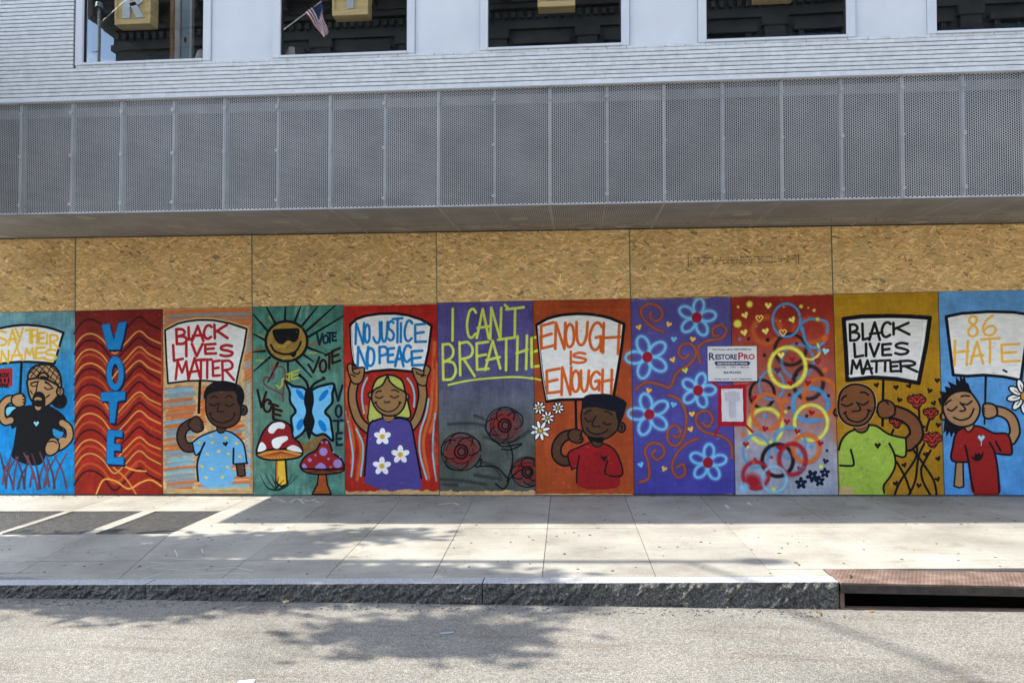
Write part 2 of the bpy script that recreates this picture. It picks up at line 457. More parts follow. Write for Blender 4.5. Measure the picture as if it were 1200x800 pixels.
def smooth(pts, closed=False, k=7):
    P = [np.array(p, float) for p in pts]; n = len(P)
    if n < 3: return np.array(P)
    out = []
    rng_ = range(n) if closed else range(n-1)
    for i in rng_:
        if closed: a, b, c, d = P[(i-1) % n], P[i], P[(i+1) % n], P[(i+2) % n]
        else: a, b, c, d = P[max(i-1,0)], P[i], P[i+1], P[min(i+2,n-1)]
        for j in range(k):
            t = j/k
            out.append(.5*((2*b)+(-a+c)*t+(2*a-5*b+4*c-d)*t*t+(-a+3*b-3*c+d)*t**3))
    if not closed: out.append(P[-1])
    return np.array(out)

G = Canvas(CW, CH)
OUT = []     # painted areas that become raised paint layers: (board, name, polygon or ribbon in wall metres, label)
BK = (18,20,26)

FONT = {
 'A': [[(0,1),(.5,0),(1,1)],[(.08,.66),(.98,.6)]],
 'B': [[(0,0),(.05,1)],[(0,.02),(.5,.0),(.8,.15),(.7,.36),(.1,.5)],[(.1,.48),(.8,.52),(1,.75),(.7,.97),(.05,1)]],
 'C': [[(1,.12),(.7,0),(.3,.1),(.02,.5),(.15,.88),(.5,1),(.95,.86)]],
 'E': [[(.95,0),(.05,.06),(.08,.95),(1,.92)],[(.05,.5),(.8,.44)]],
 'G': [[(1,.15),(.7,0),(.3,.1),(0,.5),(.15,.9),(.5,1),(.85,.8),(.9,.52),(.5,.55)],[(.88,.5),(.9,1.05)]],
 'H': [[(.05,0),(0,1)],[(1,0),(.92,1)],[(-.05,.5),(1.05,.42)]],
 'I': [[(0,0),(0,1)]],
 'J': [[(.9,0),(.95,.7),(.7,1),(.3,.98),(.0,.75)]],
 'K': [[(.05,0),(.08,1)],[(1,.0),(.1,.55)],[(.25,.45),(1.05,1)]],
 'L': [[(0,0),(.08,1),(1,.88)]],
 'M': [[(0,1),(.15,0),(.5,.62),(.82,0),(1,1)]],
 'N': [[(0,1),(.08,0),(.9,1),(1,.0)]],
 'O': [[(.5,0),(.15,.15),(0,.5),(.15,.88),(.5,1),(.88,.85),(1,.48),(.85,.12),(.5,0)]],
 'P': [[(0,0),(.05,1)],[(0,.04),(.6,.0),(1,.2),(.85,.45),(.1,.56)]],
 'R': [[(0,0),(.05,1)],[(0,.04),(.6,.0),(.95,.2),(.8,.42),(.1,.52)],[(.3,.5),(1.1,1.02)]],
 'S': [[(.95,.08),(.5,0),(.08,.15),(.12,.38),(.6,.5),(1,.68),(.85,.92),(.4,1),(0,.9)]],
 'T': [[(0,.04),(1,0)],[(.5,.02),(.48,1)]],
 'U': [[(.02,0),(.05,.7),(.3,1),(.65,.95),(.9,.6),(1,0)]],
 'V': [[(0,0),(.45,1),(1,.0)]],
 'X': [[(0,0),(1,1)],[(1,0),(0,1)]],
 'Y': [[(0,0),(.5,.5)],[(1,0),(.35,1)]],
 '8': [[(.55,.45),(.15,.25),(.4,0),(.8,.08),(.8,.3),(.15,.65),(.15,.92),(.55,1),(.9,.85),(.85,.6),(.55,.45)]],
 '6': [[(.75,0),(.3,.25),(.05,.65),(.2,.95),(.6,1),(.95,.8),(.8,.55),(.4,.58),(.1,.8)]],
 "'": [[(0,0),(.4,.4),(1,1)]],
}
SHARP = set('AEHIKLMNTVXY')

class Crop:
    """draws in the pixels of one enlarged look at the wall"""
    def __init__(s, cx, cy, sc, board=None):
        s.cx, s.cy, s.sc, s.b = cx, cy, sc, board
        s.k = PPM/((84.5+(cx-120)*.0161)*sc)      # crop px -> canvas px
    def w(s, p):
        return wall_point(s.cx+p[0]/s.sc, s.cy+p[1]/s.sc)
    def T(s, pts):
        o = []
        for p in pts:
            x, z = s.w(p); o.append(((x-MX0)*PPM, (MH-z)*PPM))
        return np.array(o)
    def S(s, pts, r, col=BK, soft=None, sm=True, alpha=1.0):
        p = smooth(s.T(pts)) if sm and len(pts) > 2 else s.T(pts)
        if col == BK: r = (r[0]*1.22, r[1]*1.22) if hasattr(r, '__len__') else r*1.22
        if hasattr(r, '__len__'): rr = np.linspace(r[0], r[1], len(p))*s.k
        else: rr = r*s.k
        s_ = .8 if soft is None else soft*s.k
        G.stroke(p, rr, col, s_, alpha)
        return s
    def F(s, pts, col, ow=0, oc=BK, sm=True, soft=.8, alpha=1.0):
        p = smooth(s.T(pts), True) if sm else s.T(pts)
        G.fill(p, col, soft, alpha)
        if ow: G.stroke(np.vstack([p, p[:1]]), ow*1.22*s.k, oc, .8)
        return s
    def E(s, cx, cy, rx, ry, col, ow=0, oc=BK, a0=0, soft=.8, alpha=1.0, rot=0):
        s.F(ell(cx, cy, rx, ry, rot), col, ow, oc, False, soft, alpha)
        return s
    def ring(s, cx, cy, rx, ry, r, col, soft=3, alpha=.92, a0=0, a1=360):
        pts = [(cx+rx*math.cos(R(t)), cy+ry*math.sin(R(t))) for t in np.linspace(a0, a1, 40)]
        s.S(pts, r, col, soft, False, alpha)
        return s
    def arm(s, pts, r, col, ow):
        s.S(pts, r+ow*1.6, BK); s.S(pts, r, col)
        return s
    def text(s, letters, r, col, soft=None, under=None):
        r = r*1.32
        for l in letters:
            ch, x0, y0, x1, y1 = l[:5]
            sk = l[5] if len(l) > 5 else 0
            for st in FONT[ch]:
                pts = [(x0+(x1-x0)*px+random.uniform(-.5,.5), y0+(y1-y0)*py+sk*px+random.uniform(-.5,.5)) for px, py in st]
                sm_ = ch not in SHARP
                if under: s.S([(a+2, b+3) for a, b in pts], r*.9, under, soft, sm_)
                s.S(pts, r, col, soft, sm_)
        return s
    def heart(s, x, y, z, col, ow=0, rot=0, soft=.8, oc=BK):
        base = [(0,.95),(-.55,.35),(-.95,-.15),(-.85,-.6),(-.45,-.75),(-.1,-.5),(0,-.2),(.1,-.5),(.45,-.8),(.85,-.6),(.95,-.15),(.5,.4)]
        c, q = math.cos(R(rot)), math.sin(R(rot))
        pts = [(x+(a*c-b*q)*z/2, y+(a*q+b*c)*z/2) for a, b in base]
        s.F(pts, col, ow, oc, True, soft)
        return s
    def lay(s, name, pts, label=None, sm=True):
        p = smooth(pts, True, 4) if sm else np.array(pts, float)
        OUT.append((s.b, name, [s.w(q) for q in p], label, False, 0))
        return s
    def band(s, name, pts, r, label=None, sm=True, closed=False):
        p = smooth(pts, closed, 4) if sm and len(pts) > 2 else np.array(pts, float)
        OUT.append((s.b, name, [s.w(q) for q in p], label, True if not closed else 'loop', r*s.k/PPM))
        return s

def ell(cx, cy, rx, ry, rot=0, n=28):
    c, q = math.cos(R(rot)), math.sin(R(rot))
    return [(cx+rx*math.cos(t)*c-ry*math.sin(t)*q, cy+rx*math.cos(t)*q+ry*math.sin(t)*c) for t in np.linspace(0, 2*math.pi, n, endpoint=False)]

def petals(cx, cy, R0, n, rin, wid, a0=0):
    out = []
    for i in range(n):
        a = 2*math.pi*i/n+R(a0)
        m = (R0+rin)/2
        out.append(ell(cx+m*math.cos(a), cy+m*math.sin(a), (R0-rin)/2, wid, math.degrees(a), 18))
    return out

def flower_outline(cx, cy, R0, n, dip, a0=0, k=1.0):
    pts = []
    for t in np.linspace(0, 2*math.pi, n*10, endpoint=False):
        r = R0*(dip+(1-dip)*abs(math.cos((t-R(a0))*n/2))**.6)
        pts.append((cx+r*math.cos(t), cy+r*math.sin(t)))
    return pts

# board backgrounds
def bx(k): return min(CW, int(round((k*1.22)*PPM)))
def bg(k, stops, seed, var=.10, cell=60):
    x0, x1 = bx(k), bx(k+1)
    ys = np.linspace(0, 1, CH)
    col = np.stack([np.interp(ys, [q[0] for q in stops], [q[1][c]/255. for q in stops]) for c in range(3)], -1)
    nz = fbm(CH, x1-x0, cell, 5, seed)
    nz2 = fbm(CH, x1-x0, 8, 3, seed+50, (6, 1))
    G.a[:, x0:x1] = col[:, None]*(1+var*2*(nz-.5)+var*(nz2-.5))[..., None]
def bare(k, y_top, seed, col=(190,155,105), rag=14, top=False):
    """bare board showing where the paint stops, with a ragged edge"""
    x0, x1 = bx(k), bx(k+1)
    nz = fbm(CH, x1-x0, 24, 4, seed)
    Y = np.arange(CH)[:, None]+(nz-.5)*rag*2
    al = np.clip((Y-y_top)/2, 0, 1) if not top else np.clip((y_top-Y)/2, 0, 1)
    g = G.a[:, x0:x1]; g += (np.array(col, np.float32)/255.*(.85+.3*fbm(CH, x1-x0, 7, 3, seed+3, (1,3)))[..., None]-g)*al[..., None].astype(np.float32)

def paint_all():
    TAN = (178,138,92); WH = (222,222,219)
    # 0 -- blue board, man in a backwards cap
    bg(0, [(0,(105,150,158)),(.12,(92,150,172)),(.3,(40,135,195)),(.6,(18,130,205)),(1,(20,135,208))], 1, .22, 50)
    A = Crop(0, 360, 7.27, 0); B = Crop(0, 460, 6.4, 0)
    pl = [(-70,195),(0,178),(120,154),(240,150),(390,167),(540,215),(500,350),(462,480),(330,467),(180,462),(0,480),(-70,492)]
    plc = [(-70,195),(0,178),(120,154),(240,150),(390,167),(525,205)]
    A.F([(-70,195),(-35,185),(0,178),(60,165),(120,156),(180,151),(240,150),(315,156),(390,167),(465,187),(540,215),(520,280),(500,350),(480,415),(462,480),(395,472),(330,467),(255,463),(180,462),(90,468),(0,480),(-70,492)], WH, 8, sm=False)
    A.text([('S',-30,205,55,325),('A',72,190,142,320),('Y',130,180,195,318),('T',218,190,297,302),('H',272,190,318,305),('E',326,215,385,315),('I',402,225,400,310),('R',425,235,495,345)], 6.5, (232,182,42), 5)
    A.text([('N',8,370,75,470),('A',95,340,192,450),('M',212,350,290,435),('E',300,340,385,440),('S',385,360,478,450)], 6.5, (232,182,42), 5)
    A.S([(183,468),(170,750)], 9, BK)
    A.F([(-60,525),(105,515),(105,672),(-60,685)], (170,36,46), sm=False)
    for i, row in enumerate((('B','O','X'), ('B','O','X'), ('E','R','E'))):
        y = 560+i*45
        A.text([(c, -15+j*32+(18 if i == 1 else 0)-(18 if i == 1 and j == 0 else 0), y, 8+j*32+(0 if i != 1 else 6), y+30) for j, c in enumerate(row)], 3, BK)
    # ponytail, face, cap
    A.F([(470,760),(520,725),(562,760),(568,820),(530,860),(470,850),(430,800)], BK)
    B.F([(45,112),(80,96),(128,110),(90,150),(55,178),(38,150)], (105,200,232), 5)
    B.F([(395,262),(455,282),(482,290),(470,330),(430,347),(390,310)], (40,140,205), 5)
    A.F([(240,612),(238,690),(255,765),(292,820),(350,850),(410,835),(470,780),(505,730),(518,685),(470,650),(370,600)], TAN, 7)
    A.E(512,715,30,36,TAN,6); A.S([(495,715),(515,700),(520,715),(505,735)], 3.5)
    A.F([(242,608),(243,560),(275,515),(340,488),(420,488),(480,520),(515,590),(518,684),(470,648),(400,615),(320,600)], TAN, 7)
    for q in (((262,540),(320,600)),((290,515),(420,630)),((330,495),(500,660)),((380,490),(515,620)),((430,500),(510,570)),((340,492),(262,590)),((390,488),(300,600)),((435,500),(400,570)),((470,520),(420,620)),((505,560),(460,645)),((515,620),(495,668)),((300,508),(255,560))):
        A.S(q, 4.2, (35,28,26))
    A.F([(330,602),(335,572),(362,555),(392,562),(408,598)], TAN, 7); A.F([(338,600),(345,585),(370,582),(395,590),(402,612),(365,605)], BK)
    A.S([(262,648),(295,635),(328,630)], 5); A.S([(388,636),(420,655),(455,692)], (8,3))
    A.S([(262,660),(285,672),(312,663)], 4); A.S([(378,680),(405,697),(440,690)], 4.5)
    A.S([(320,640),(312,690),(303,728)], 4.5); A.S([(260,710),(275,735)], 4); A.S([(395,765),(420,745)], 5)
    A.F([(275,775),(295,728),(335,716),(372,735),(388,780),(380,850),(350,885),(300,880),(275,840)], BK)
    A.F([(290,772),(320,758),(345,765),(362,780),(345,795),(318,790),(295,795)], TAN, 3)
    B.F([(250,92),(268,128),(292,134),(318,122),(328,98),(290,100)], TAN, 4)
    sh = [(78,160),(130,112),(190,100),(250,96),(268,130),(298,136),(325,98),(400,115),(485,185),(478,240),(462,275),(393,262),(393,318),(365,345),(340,400),(345,450),(300,532),(200,532),(95,480),(103,400),(125,255),(98,264),(85,250)]
    B.F(sh, (22,24,28), 3)
    B.arm([(80,205),(35,212),(12,165),(18,95),(60,52),(105,50)], 21, TAN, 4)
    B.F([(85,45),(110,15),(160,5),(186,32),(182,90),(135,108),(95,85)], TAN, 5); B.S([(170,20),(185,32)], 4); B.S([(172,48),(186,56)], 4); B.S([(172,70),(184,78)], 4)
    B.arm([(465,225),(512,262),(520,330),(475,385),(420,412)], 21, TAN, 4)
    B.F([(362,352),(390,335),(425,345),(445,392),(430,440),(380,470),(345,456),(335,410)], TAN, 5); B.S([(365,365),(400,362),(425,375)], 4)
    B.E(470,360,30,26,TAN); B.heart(272,230,42,(130,215,235))
    for x0,y0,x1,y1 in ((45,710,-5,440),(45,712,85,455),(100,722,10,520),(100,715,135,480),(135,715,205,540),(185,718,118,475),(180,710,215,470),(225,700,245,590),(280,722,178,450),(285,722,335,520),(300,715,240,460),(330,700,425,470),(368,700,298,445),(400,716,503,450),(410,710,350,480),(498,712,408,470),(60,610,130,480),(250,640,200,470),(20,680,60,520),(345,690,360,520)):
        mx = (x0+x1)/2+(x0-x1)*.18
        B.S([(x0,y0),(mx,(y0+y1)/2),(x1,y1)], (9,5), random.choice([(92,62,80),(78,50,68),(104,70,84)]), 2)
    A.lay('painted_placard', [(-58,195),(0,176),(120,152),(240,145),(390,160),(545,212),(505,350),(464,488),(330,473),(180,468),(0,486),(-58,490)], 'painted placard reading SAY THEIR NAMES')
    A.lay('painted_face', [(236,612),(240,560),(275,510),(340,482),(425,483),(485,515),(520,590),(550,700),(565,770),(568,820),(530,860),(470,850),(410,860),(350,890),(290,870),(262,800),(236,700)])
    B.lay('painted_shirt', sh)
    # 1 -- red board, waves and big VOTE
    bg(1, [(0,(118,30,28)),(.35,(150,34,28)),(.75,(165,36,26)),(1,(150,40,26))], 2, .16, 40)
    V = Crop(80, 355, 3.408, 1)
    fam = ([(c, 'k') for c in (65,148,262,325,408,505,600,668)]+[(c, 'y') for c in (122,185,240,365,440,545,600)]+[(c, 'o') for c in (205,295,380,475,570,640)])
    fam.sort()
    for cy, f in fam:
        dy = random.uniform(-6, 6)
        pts = [(24,cy+58+dy),(55,cy+12),(92,cy),(135,cy+22),(182,cy+78),(225,cy+45+dy),(280,cy-10),(322,cy+18),(368,cy+42+dy)]
        col = {'k': (45,18,20), 'y': (232,175,75), 'o': (190,85,35)}[f]
        V.S(pts, {'k': 2.6, 'y': 2.2, 'o': 3.2}[f]*1.25, col, 3.0, True, .92)
    V.S([(110,765),(140,705),(190,710),(240,740),(290,715),(330,705),(372,730)], 3, (235,175,70), 3)
    V.S([(180,655),(230,700),(270,760)], 3, (215,140,60), 3); V.S([(200,640),(260,665),(310,670)], 3, (235,175,75), 3)
    BL = (18,128,200)
    vv = [(132,88),(165,80),(182,145),(200,78),(234,72),(222,130),(207,186),(158,186),(145,140)]
    tt = [(130,355),(228,350),(228,386),(197,392),(186,478),(165,478),(162,392),(130,390)]
    ee = [(155,505),(218,508),(216,535),(185,533),(183,560),(210,562),(210,590),(183,588),(183,615),(222,612),(222,645),(152,642)]
    oo = ell(187,280,36,70); oi_ = ell(187,282,13,40)
    for ch, pg in (('V',vv),('O',oo),('T',tt),('E',ee)):
        V.F([(x+6,y+8) for x,y in pg], (22,20,48), sm=False)
        if ch == 'O':
            V.F([(x,y) for x,y in pg], BL, 1.5, (10,60,120), sm=False)
            V.F(oi_, (22,20,48), sm=False); V.F([(x+3,y+5) for x,y in ell(187,284,9,33)], (150,36,28), sm=False)
            V.S([(176,300),(198,270)], 2.5, (232,175,75), 2)
        else: V.F(pg, BL, 1.2, (10,70,135), sm=False)
        V.lay('painted_letter', [(x,y) for x,y in pg], None, False)
    # 2 -- scribbled board, boy in blue dotted shirt
    bg(2, [(0,(198,160,108)),(1,(200,168,118))], 3, .2, 14)
    C = Crop(185, 355, 3.408, 2)
    OR, GB, LB = (198,98,44), (128,142,150), (100,176,212)
    def scr(x0,y0,x1,y1,n,amp,r,cols):
        for i in range(n):
            t = i/max(1,n-1)
            y = y0+(y1-y0)*t+random.uniform(-5,5); c = random.choice(cols)
            xa = x0+random.uniform(0,18); xb = x1-random.uniform(0,18)
            C.S([(xa,y+amp*.6),((xa+xb)/2,y-amp*.2),(xb,y-amp*.6)], r*random.uniform(.7,1.2), c, 3, True, .85)
            if random.random() < .7: C.S([(xb,y-amp*.6),(xb-20,y+amp*.1),(xa+20,y+amp*1.1)], r*.8, c, 3, True, .7)
    scr(22,30,372,85,9,8,5,[OR,GB,OR,GB])
    scr(24,335,150,740,44,10,5,[OR,GB,GB,LB,OR])
    scr(165,340,200,480,18,6,4,[OR,OR,GB])
    scr(150,600,375,765,16,12,6,[OR,GB,LB,(205,170,120),(205,170,120)])
    scr(268,480,345,545,8,10,5,[OR,OR,GB])
    for y in range(100,320,16): C.S([(350,y+16),(372,y)], 5, random.choice([OR,GB,GB]), 3, alpha=.85)
    C.S([(20,100),(18,330)], 5, OR, 4, alpha=.8); C.S([(374,90),(372,760)], 4, OR, 4, alpha=.7)
    for x0, col in ((345,GB),(358,LB)):
        C.S([(x0+(12 if i % 2 else 0), 325+i*9) for i in range(42)], 2, col, 2, False, .85)
    C1 = Crop(190, 360, 6.664, 2); C2 = Crop(190, 430, 5.263, 2)
    pl2 = [(22,178),(120,127),(190,110),(270,99),(340,98),(400,101),(530,125),(660,168),(640,300),(605,450),(575,600),(470,583),(330,570),(190,574),(45,592),(32,400)]
    C1.F(pl2, (200,168,118), 16, (200,168,118), False); C1.F(pl2, WH, 6, sm=False)
    RD = (176,26,38)
    C1.text([('B',110,170,190,285),('L',205,155,245,250),('A',232,145,322,262),('C',325,140,385,245),('K',402,135,505,240)], 8, RD)
    C1.text([('L',85,295,160,415),('I',188,280,192,380),('V',232,285,315,380),('E',330,285,420,365),('S',455,295,548,380)], 8, RD)
    C1.text([('M',105,420,205,560),('A',205,395,300,560),('T',270,405,335,550),('T',318,405,385,550),('E',392,415,450,540),('R',468,415,552,562)], 7.5, RD)
    C1.S([(295,572),(285,820)], 9); 
    BR = (78,52,40); LBL = (98,168,218)
    shc = [(185,465),(230,430),(285,405),(335,388),(362,404),(390,392),(440,410),(500,470),(520,580),(515,590),(445,594),(430,620),(442,700),(380,735),(330,728),(280,732),(225,705),(215,600),(225,540),(205,540)]
    C2.arm([(192,492),(145,490),(117,440),(130,380),(180,345)], 21, BR, 3)
    C2.F([(455,590),(505,590),(512,665),(490,672),(465,668)], BR, 4, sm=False)
    C2.F(shc, LBL)
    C2.S([(185,465),(230,430),(285,405),(335,388)], 4); C2.S([(390,390),(440,410),(500,470),(520,580),(520,590),(445,596)], 4); C2.S([(185,465),(205,540),(235,520)], 4)
    C2.S([(262,465),(235,525),(215,600),(222,700)], 5); C2.S([(440,500),(438,592)], 4.5)
    C2.F([(340,360),(388,360),(385,395),(362,405),(342,395)], BR, 3)
    C2.E(498,264,26,30,BR,4); C2.S([(488,260),(505,255),(495,278)], 3)
    C2.F([(270,190),(290,148),(370,138),(450,148),(480,220),(482,300),(450,352),(380,374),(315,352),(274,290)], BR, 4)
    C2.F([(258,192),(268,135),(310,98),(370,85),(440,98),(488,125),(505,180),(488,238),(466,215),(452,150),(370,144),(312,152),(285,165)], (20,20,28), 2)
    for q in ([(292,225),(315,236),(340,222)],[(388,228),(412,241),(440,226)],[(300,190),(320,177),(342,188)],[(392,186),(412,175),(432,188)],[(350,222),(343,255),(340,272),(380,272)],[(295,285),(312,320),(370,342),(430,320),(447,285)],[(290,285),(300,280)],[(440,282),(452,288)]):
        C2.S(q, 3)
    C2.F([(160,352),(185,315),(215,303),(240,325),(253,360),(250,385),(215,402),(180,385)], BR, 4)
    for y in (335,352,370): C2.S([(238,y),(253,y+4)], 3)
    for x,y in ((305,422),(392,435),(228,465),(310,463),(458,468),(348,518),(410,533),(478,550),(280,535),(245,610),(305,625),(403,615),(272,678),(372,676)):
        C2.E(x,y,11,8,(226,192,60),0,soft=1.2,rot=random.uniform(-40,40))
    C2.heart(390,472,34,(20,22,30),rot=-10)
    C1.lay('painted_placard', [(16,176),(120,122),(190,105),(270,93),(340,92),(400,95),(530,119),(668,165),(646,300),(610,450),(580,608),(470,589),(330,576),(190,580),(40,598),(27,400)], 'painted placard reading BLACK LIVES MATTER in red', False)
    C2.lay('painted_face', [(256,192),(266,132),(310,94),(370,81),(440,94),(492,122),(508,180),(505,235),(527,264),(500,296),(484,310),(450,356),(380,378),(312,356),(270,290)])
    C2.lay('painted_shirt', shc)
    # 3 -- green board: sun, butterfly, mushrooms
    bg(3, [(0,(62,118,105)),(.3,(78,128,112)),(.7,(84,124,108)),(1,(78,128,115))], 4, .25, 40)
    D = Crop(290, 355, 6.957, 3); D2 = Crop(290, 465, 6.667, 3); D3 = Crop(290, 350, 3.333, 3)
    for x in (400,440,490): D.S([(x,25),(x-8,70),(x-12,120)], (14,4), (150,185,180), 14, alpha=.6)
    for q in (((75,465),(130,470)),((495,405),(560,405)),((175,115),(195,140)),((90,260),(125,275)),((480,130),(500,115))): D.S(q, 8, (170,170,50), 7, alpha=.7)
    for q in ([(250,480),(215,500),(195,540)],[(500,340),(560,330),(600,345)],[(550,170),(590,140)],[(110,150),(130,175)],[(60,380),(130,385)]): D.S(q, 9, (150,85,35), 7, alpha=.7)
    for q in (((45,90),(155,218)),((150,25),(222,158)),((308,22),(303,145)),((435,22),(385,145)),((570,28),(448,178)),((715,18),(485,222)),((797,95),(500,272)),((45,250),(135,297)),((45,397),(140,390)),((52,552),(182,440)),((165,642),(247,485)),((330,612),(328,480)),((522,602),(395,465)),((540,478),(455,420)),((628,412),(490,362))):
        D.S(q, (4,8.5))
    D.E(317,310,170,163,(150,118,48),9)
    for i in range(26):
        a = random.uniform(0,360); rr = random.uniform(20,135)
        x = 317+rr*math.cos(R(a)); y = 310+rr*math.sin(R(a))
        D.S([(x-25,y+18),(x,y-4),(x+24,y-22)], 10, random.choice([(176,140,60),(128,92,35),(160,150,60),(110,80,40)]), 9, alpha=.5)
    D.F([(205,226),(235,213),(320,209),(412,208),(418,250),(403,300),(372,316),(325,300),(285,332),(243,318),(215,272)], (18,20,20), 2)
    D.S([(190,340),(222,390),(300,416),(378,402),(418,355),(435,315)], 7); D.F([(338,405),(395,398),(392,425),(372,440),(352,428)], (18,20,20))
    D.text([('V',565,250,608,338),('O',615,262,655,325),('T',648,240,692,320),('E',690,240,722,308)], 6, (15,32,48), 3, (30,95,130))
    D.text([('V',495,500,585,590,-60),('O',588,462,640,560),('T',632,420,700,545,-25),('E',685,385,755,495,-20)], 7, (30,22,18), 3, (140,80,40))
    D.text([('V',235,668,290,700,-15),('O',280,610,325,665),('T',305,580,370,650,-15),('E',355,560,420,625,-15)], 5, (170,176,62), 4)
    D.S([(288,800),(275,740),(160,680),(130,640),(150,603),(205,612),(215,545),(258,515),(298,540),(308,600),(292,700),(288,800)], 6.5, (120,48,56), 5, alpha=.9)
    D3.text([('V',38,355,72,418,8),('O',62,392,92,440),('T',82,405,118,460,12),('E',98,425,135,470,12)], 3.4, (25,20,18), 2, (125,75,42))
    D3.text([('V',338,338,370,398),('O',344,415,366,460),('T',335,474,372,516),('E',345,522,370,572)], 3.3, (16,30,42), 1.5, (40,105,135))
    D2.text([('V',430,360,475,430,-8),('O',478,350,520,415),('T',520,330,575,390,-8),('E',575,310,615,370,-8)], 8, (140,90,40), 7)
    WB = (104,186,232)
    wl = [(148,322),(178,340),(220,348),(242,385),(236,440),(228,500),(205,532),(162,552),(175,515),(170,465),(187,438),(166,400),(164,362)]
    wr = [(337,333),(300,336),(260,350),(240,375),(242,440),(244,505),(265,532),(300,528),(333,553),(328,500),(322,465),(303,440),(330,405),(331,370)]
    D3.F(wl, WB, 4); D3.F(wr, WB, 4)
    for x,y,rx,ry,ro in ((205,372,10,26,-35),(205,490,12,24,25),(297,376,10,28,38),(292,495,12,26,-30)): D3.E(x,y,rx,ry,(10,122,205),rot=ro)
    for x,y in ((172,345),(322,345)): D3.E(x,y,4,3,(10,122,205))
    D3.S([(228,365),(180,352)], 1, WB)
    D3.F([(226,358),(240,346),(254,358),(259,400),(252,440),(262,478),(251,520),(240,549),(229,520),(217,480),(228,440),(220,400)], (16,18,22))
    D3.S([(238,352),(228,322),(207,301)], 4); D3.S([(244,352),(262,330),(294,313)], 4); D3.E(204,299,7,7,(16,18,22)); D3.E(296,311,8,8,(16,18,22))
    RM = (140,30,34)
    gl = [(70,438),(150,414),(240,406),(330,410),(426,434),(400,468),(320,484),(180,490),(95,470)]
    D2.F([(228,470),(295,470),(303,600),(310,680),(262,696),(222,668),(224,560)], (226,182,46), 6, sm=False)
    D2.S([(232,485),(228,560),(230,650)], 6, (200,110,35), 5)
    D2.F(gl, (205,130,45), 6)
    for i in range(13): D2.S([(262,425),(90+i*26,462+10*math.sin(i*.26))], 2, (140,50,30), 2)
    D2.F([(72,436),(85,360),(130,258),(195,198),(270,186),(335,225),(358,315),(405,358),(427,432),(330,408),(250,404),(150,414)], RM, 6)
    for pg in ([(162,245),(198,205),(258,194),(292,214),(282,246),(235,246),(200,282),(168,276)],[(192,335),(225,315),(300,303),(314,330),(272,360),(242,400),(205,395),(190,365)],[(80,425),(100,355),(130,362),(144,405)],[(308,406),(348,374),(400,392),(420,430)]):
        D2.F(pg, (225,228,228))
    D2.F([(555,592),(612,592),(622,680),(652,758),(505,758),(545,680)], (165,78,30), 5, sm=False)
    D2.F([(423,552),(580,560),(746,556),(720,588),(600,602),(470,592)], (135,64,34), 5)
    for i in range(9): D2.S([(585,565),(455+i*33,588)], 2, (70,30,18), 2)
    D2.F([(424,552),(428,492),(475,446),(535,415),(570,355),(605,329),(640,358),(668,435),(728,482),(747,555),(600,562)], (150,32,34), 6)
    for x,y,r_ in ((592,425,32),(703,518,34),(485,490,15),(632,482,9),(530,452,8),(670,430,9),(720,465,6),(580,352,9),(618,352,10),(648,545,7)): D2.E(x,y,r_,r_,(152,130,200))
    D2.F([(530,552),(545,525),(570,512),(598,525),(610,555)], (152,130,200)); D2.F([(428,548),(434,520),(455,528),(464,550)], (152,130,200))
    for q in ([(222,726),(150,700),(95,600)],[(222,722),(170,660),(135,590)],[(225,715),(205,650),(180,600)],[(228,712),(250,680),(285,645)],[(232,728),(300,700),(392,615)],[(240,720),(310,680),(348,600)],[(215,728),(160,712),(120,660)],[(230,700),(235,660),(245,615)]):
        D2.S(q, (6,1.5), (24,40,36))
    for x in (385,440,480): D2.S([(x,755),(x-4,700)], (14,4), (130,165,160), 12, alpha=.6)
    D.lay('painted_sun', ell(317,310,179,172), 'gold sun in black sunglasses', False)
    D3.lay('painted_butterfly', [(148,318),(200,338),(240,342),(290,332),(340,329),(334,370),(334,405),(308,440),(327,465),(335,500),(337,560),(300,534),(262,538),(240,552),(215,536),(158,558),(170,515),(165,465),(182,438),(161,400),(160,362)])
    D2.lay('painted_mushroom', [(66,438),(80,360),(125,255),(190,193),(270,180),(338,220),(364,312),(410,355),(433,434),(405,472),(320,490),(304,490),(316,690),(262,702),(218,675),(218,494),(180,496),(90,476)], 'red mushroom with white patches', False)
    D2.lay('painted_mushroom', [(418,552),(422,490),(472,440),(532,410),(566,350),(605,323),(644,354),(672,432),(732,478),(753,555),(724,594),(618,606),(627,680),(656,760),(500,760),(540,680),(550,604),(468,598)], 'red mushroom with violet spots', False)
    # 4 -- red board, girl holding the sign up
    bg(4, [(0,(172,34,26)),(1,(170,38,28))], 5, .2, 45)
    Ec = Crop(400, 350, 3.333, 4); E2 = Crop(405, 410, 6.664, 4)
    for pts in ([(22,290),(30,400),(62,520),(75,600),(60,705)],[(362,170),(355,330),(345,450),(318,560),(340,700)],[(20,350),(28,460),(45,560),(40,640)],[(372,250),(368,420),(345,520)],[(95,420),(98,470)],[(365,560),(372,640)]):
        Ec.S(pts, 6, (205,92,36), 5, alpha=.9); Ec.S([(x+4,y) for x,y in pts], 2.5, (180,120,60), 4, alpha=.6)
    for pts in ([(100,308),(84,345),(80,390),(88,446)],[(258,310),(277,340),(285,380),(283,420)],[(18,440),(38,560),(45,620),(38,692)],[(58,508),(82,560),(84,610),(75,690)],[(340,390),(330,450),(308,520),(306,600),(332,702)],[(366,448),(356,560),(358,620),(370,708)]):
        Ec.S(pts, 3.6, (128,190,205), 2)
    for i in range(24): 
        y = random.uniform(120,680); x = random.choice([random.uniform(18,40),random.uniform(345,378)])
        Ec.S([(x,y),(x+random.uniform(-4,4),y+40)], 4, random.choice([(120,24,22),(190,60,30)]), 4, alpha=.5)
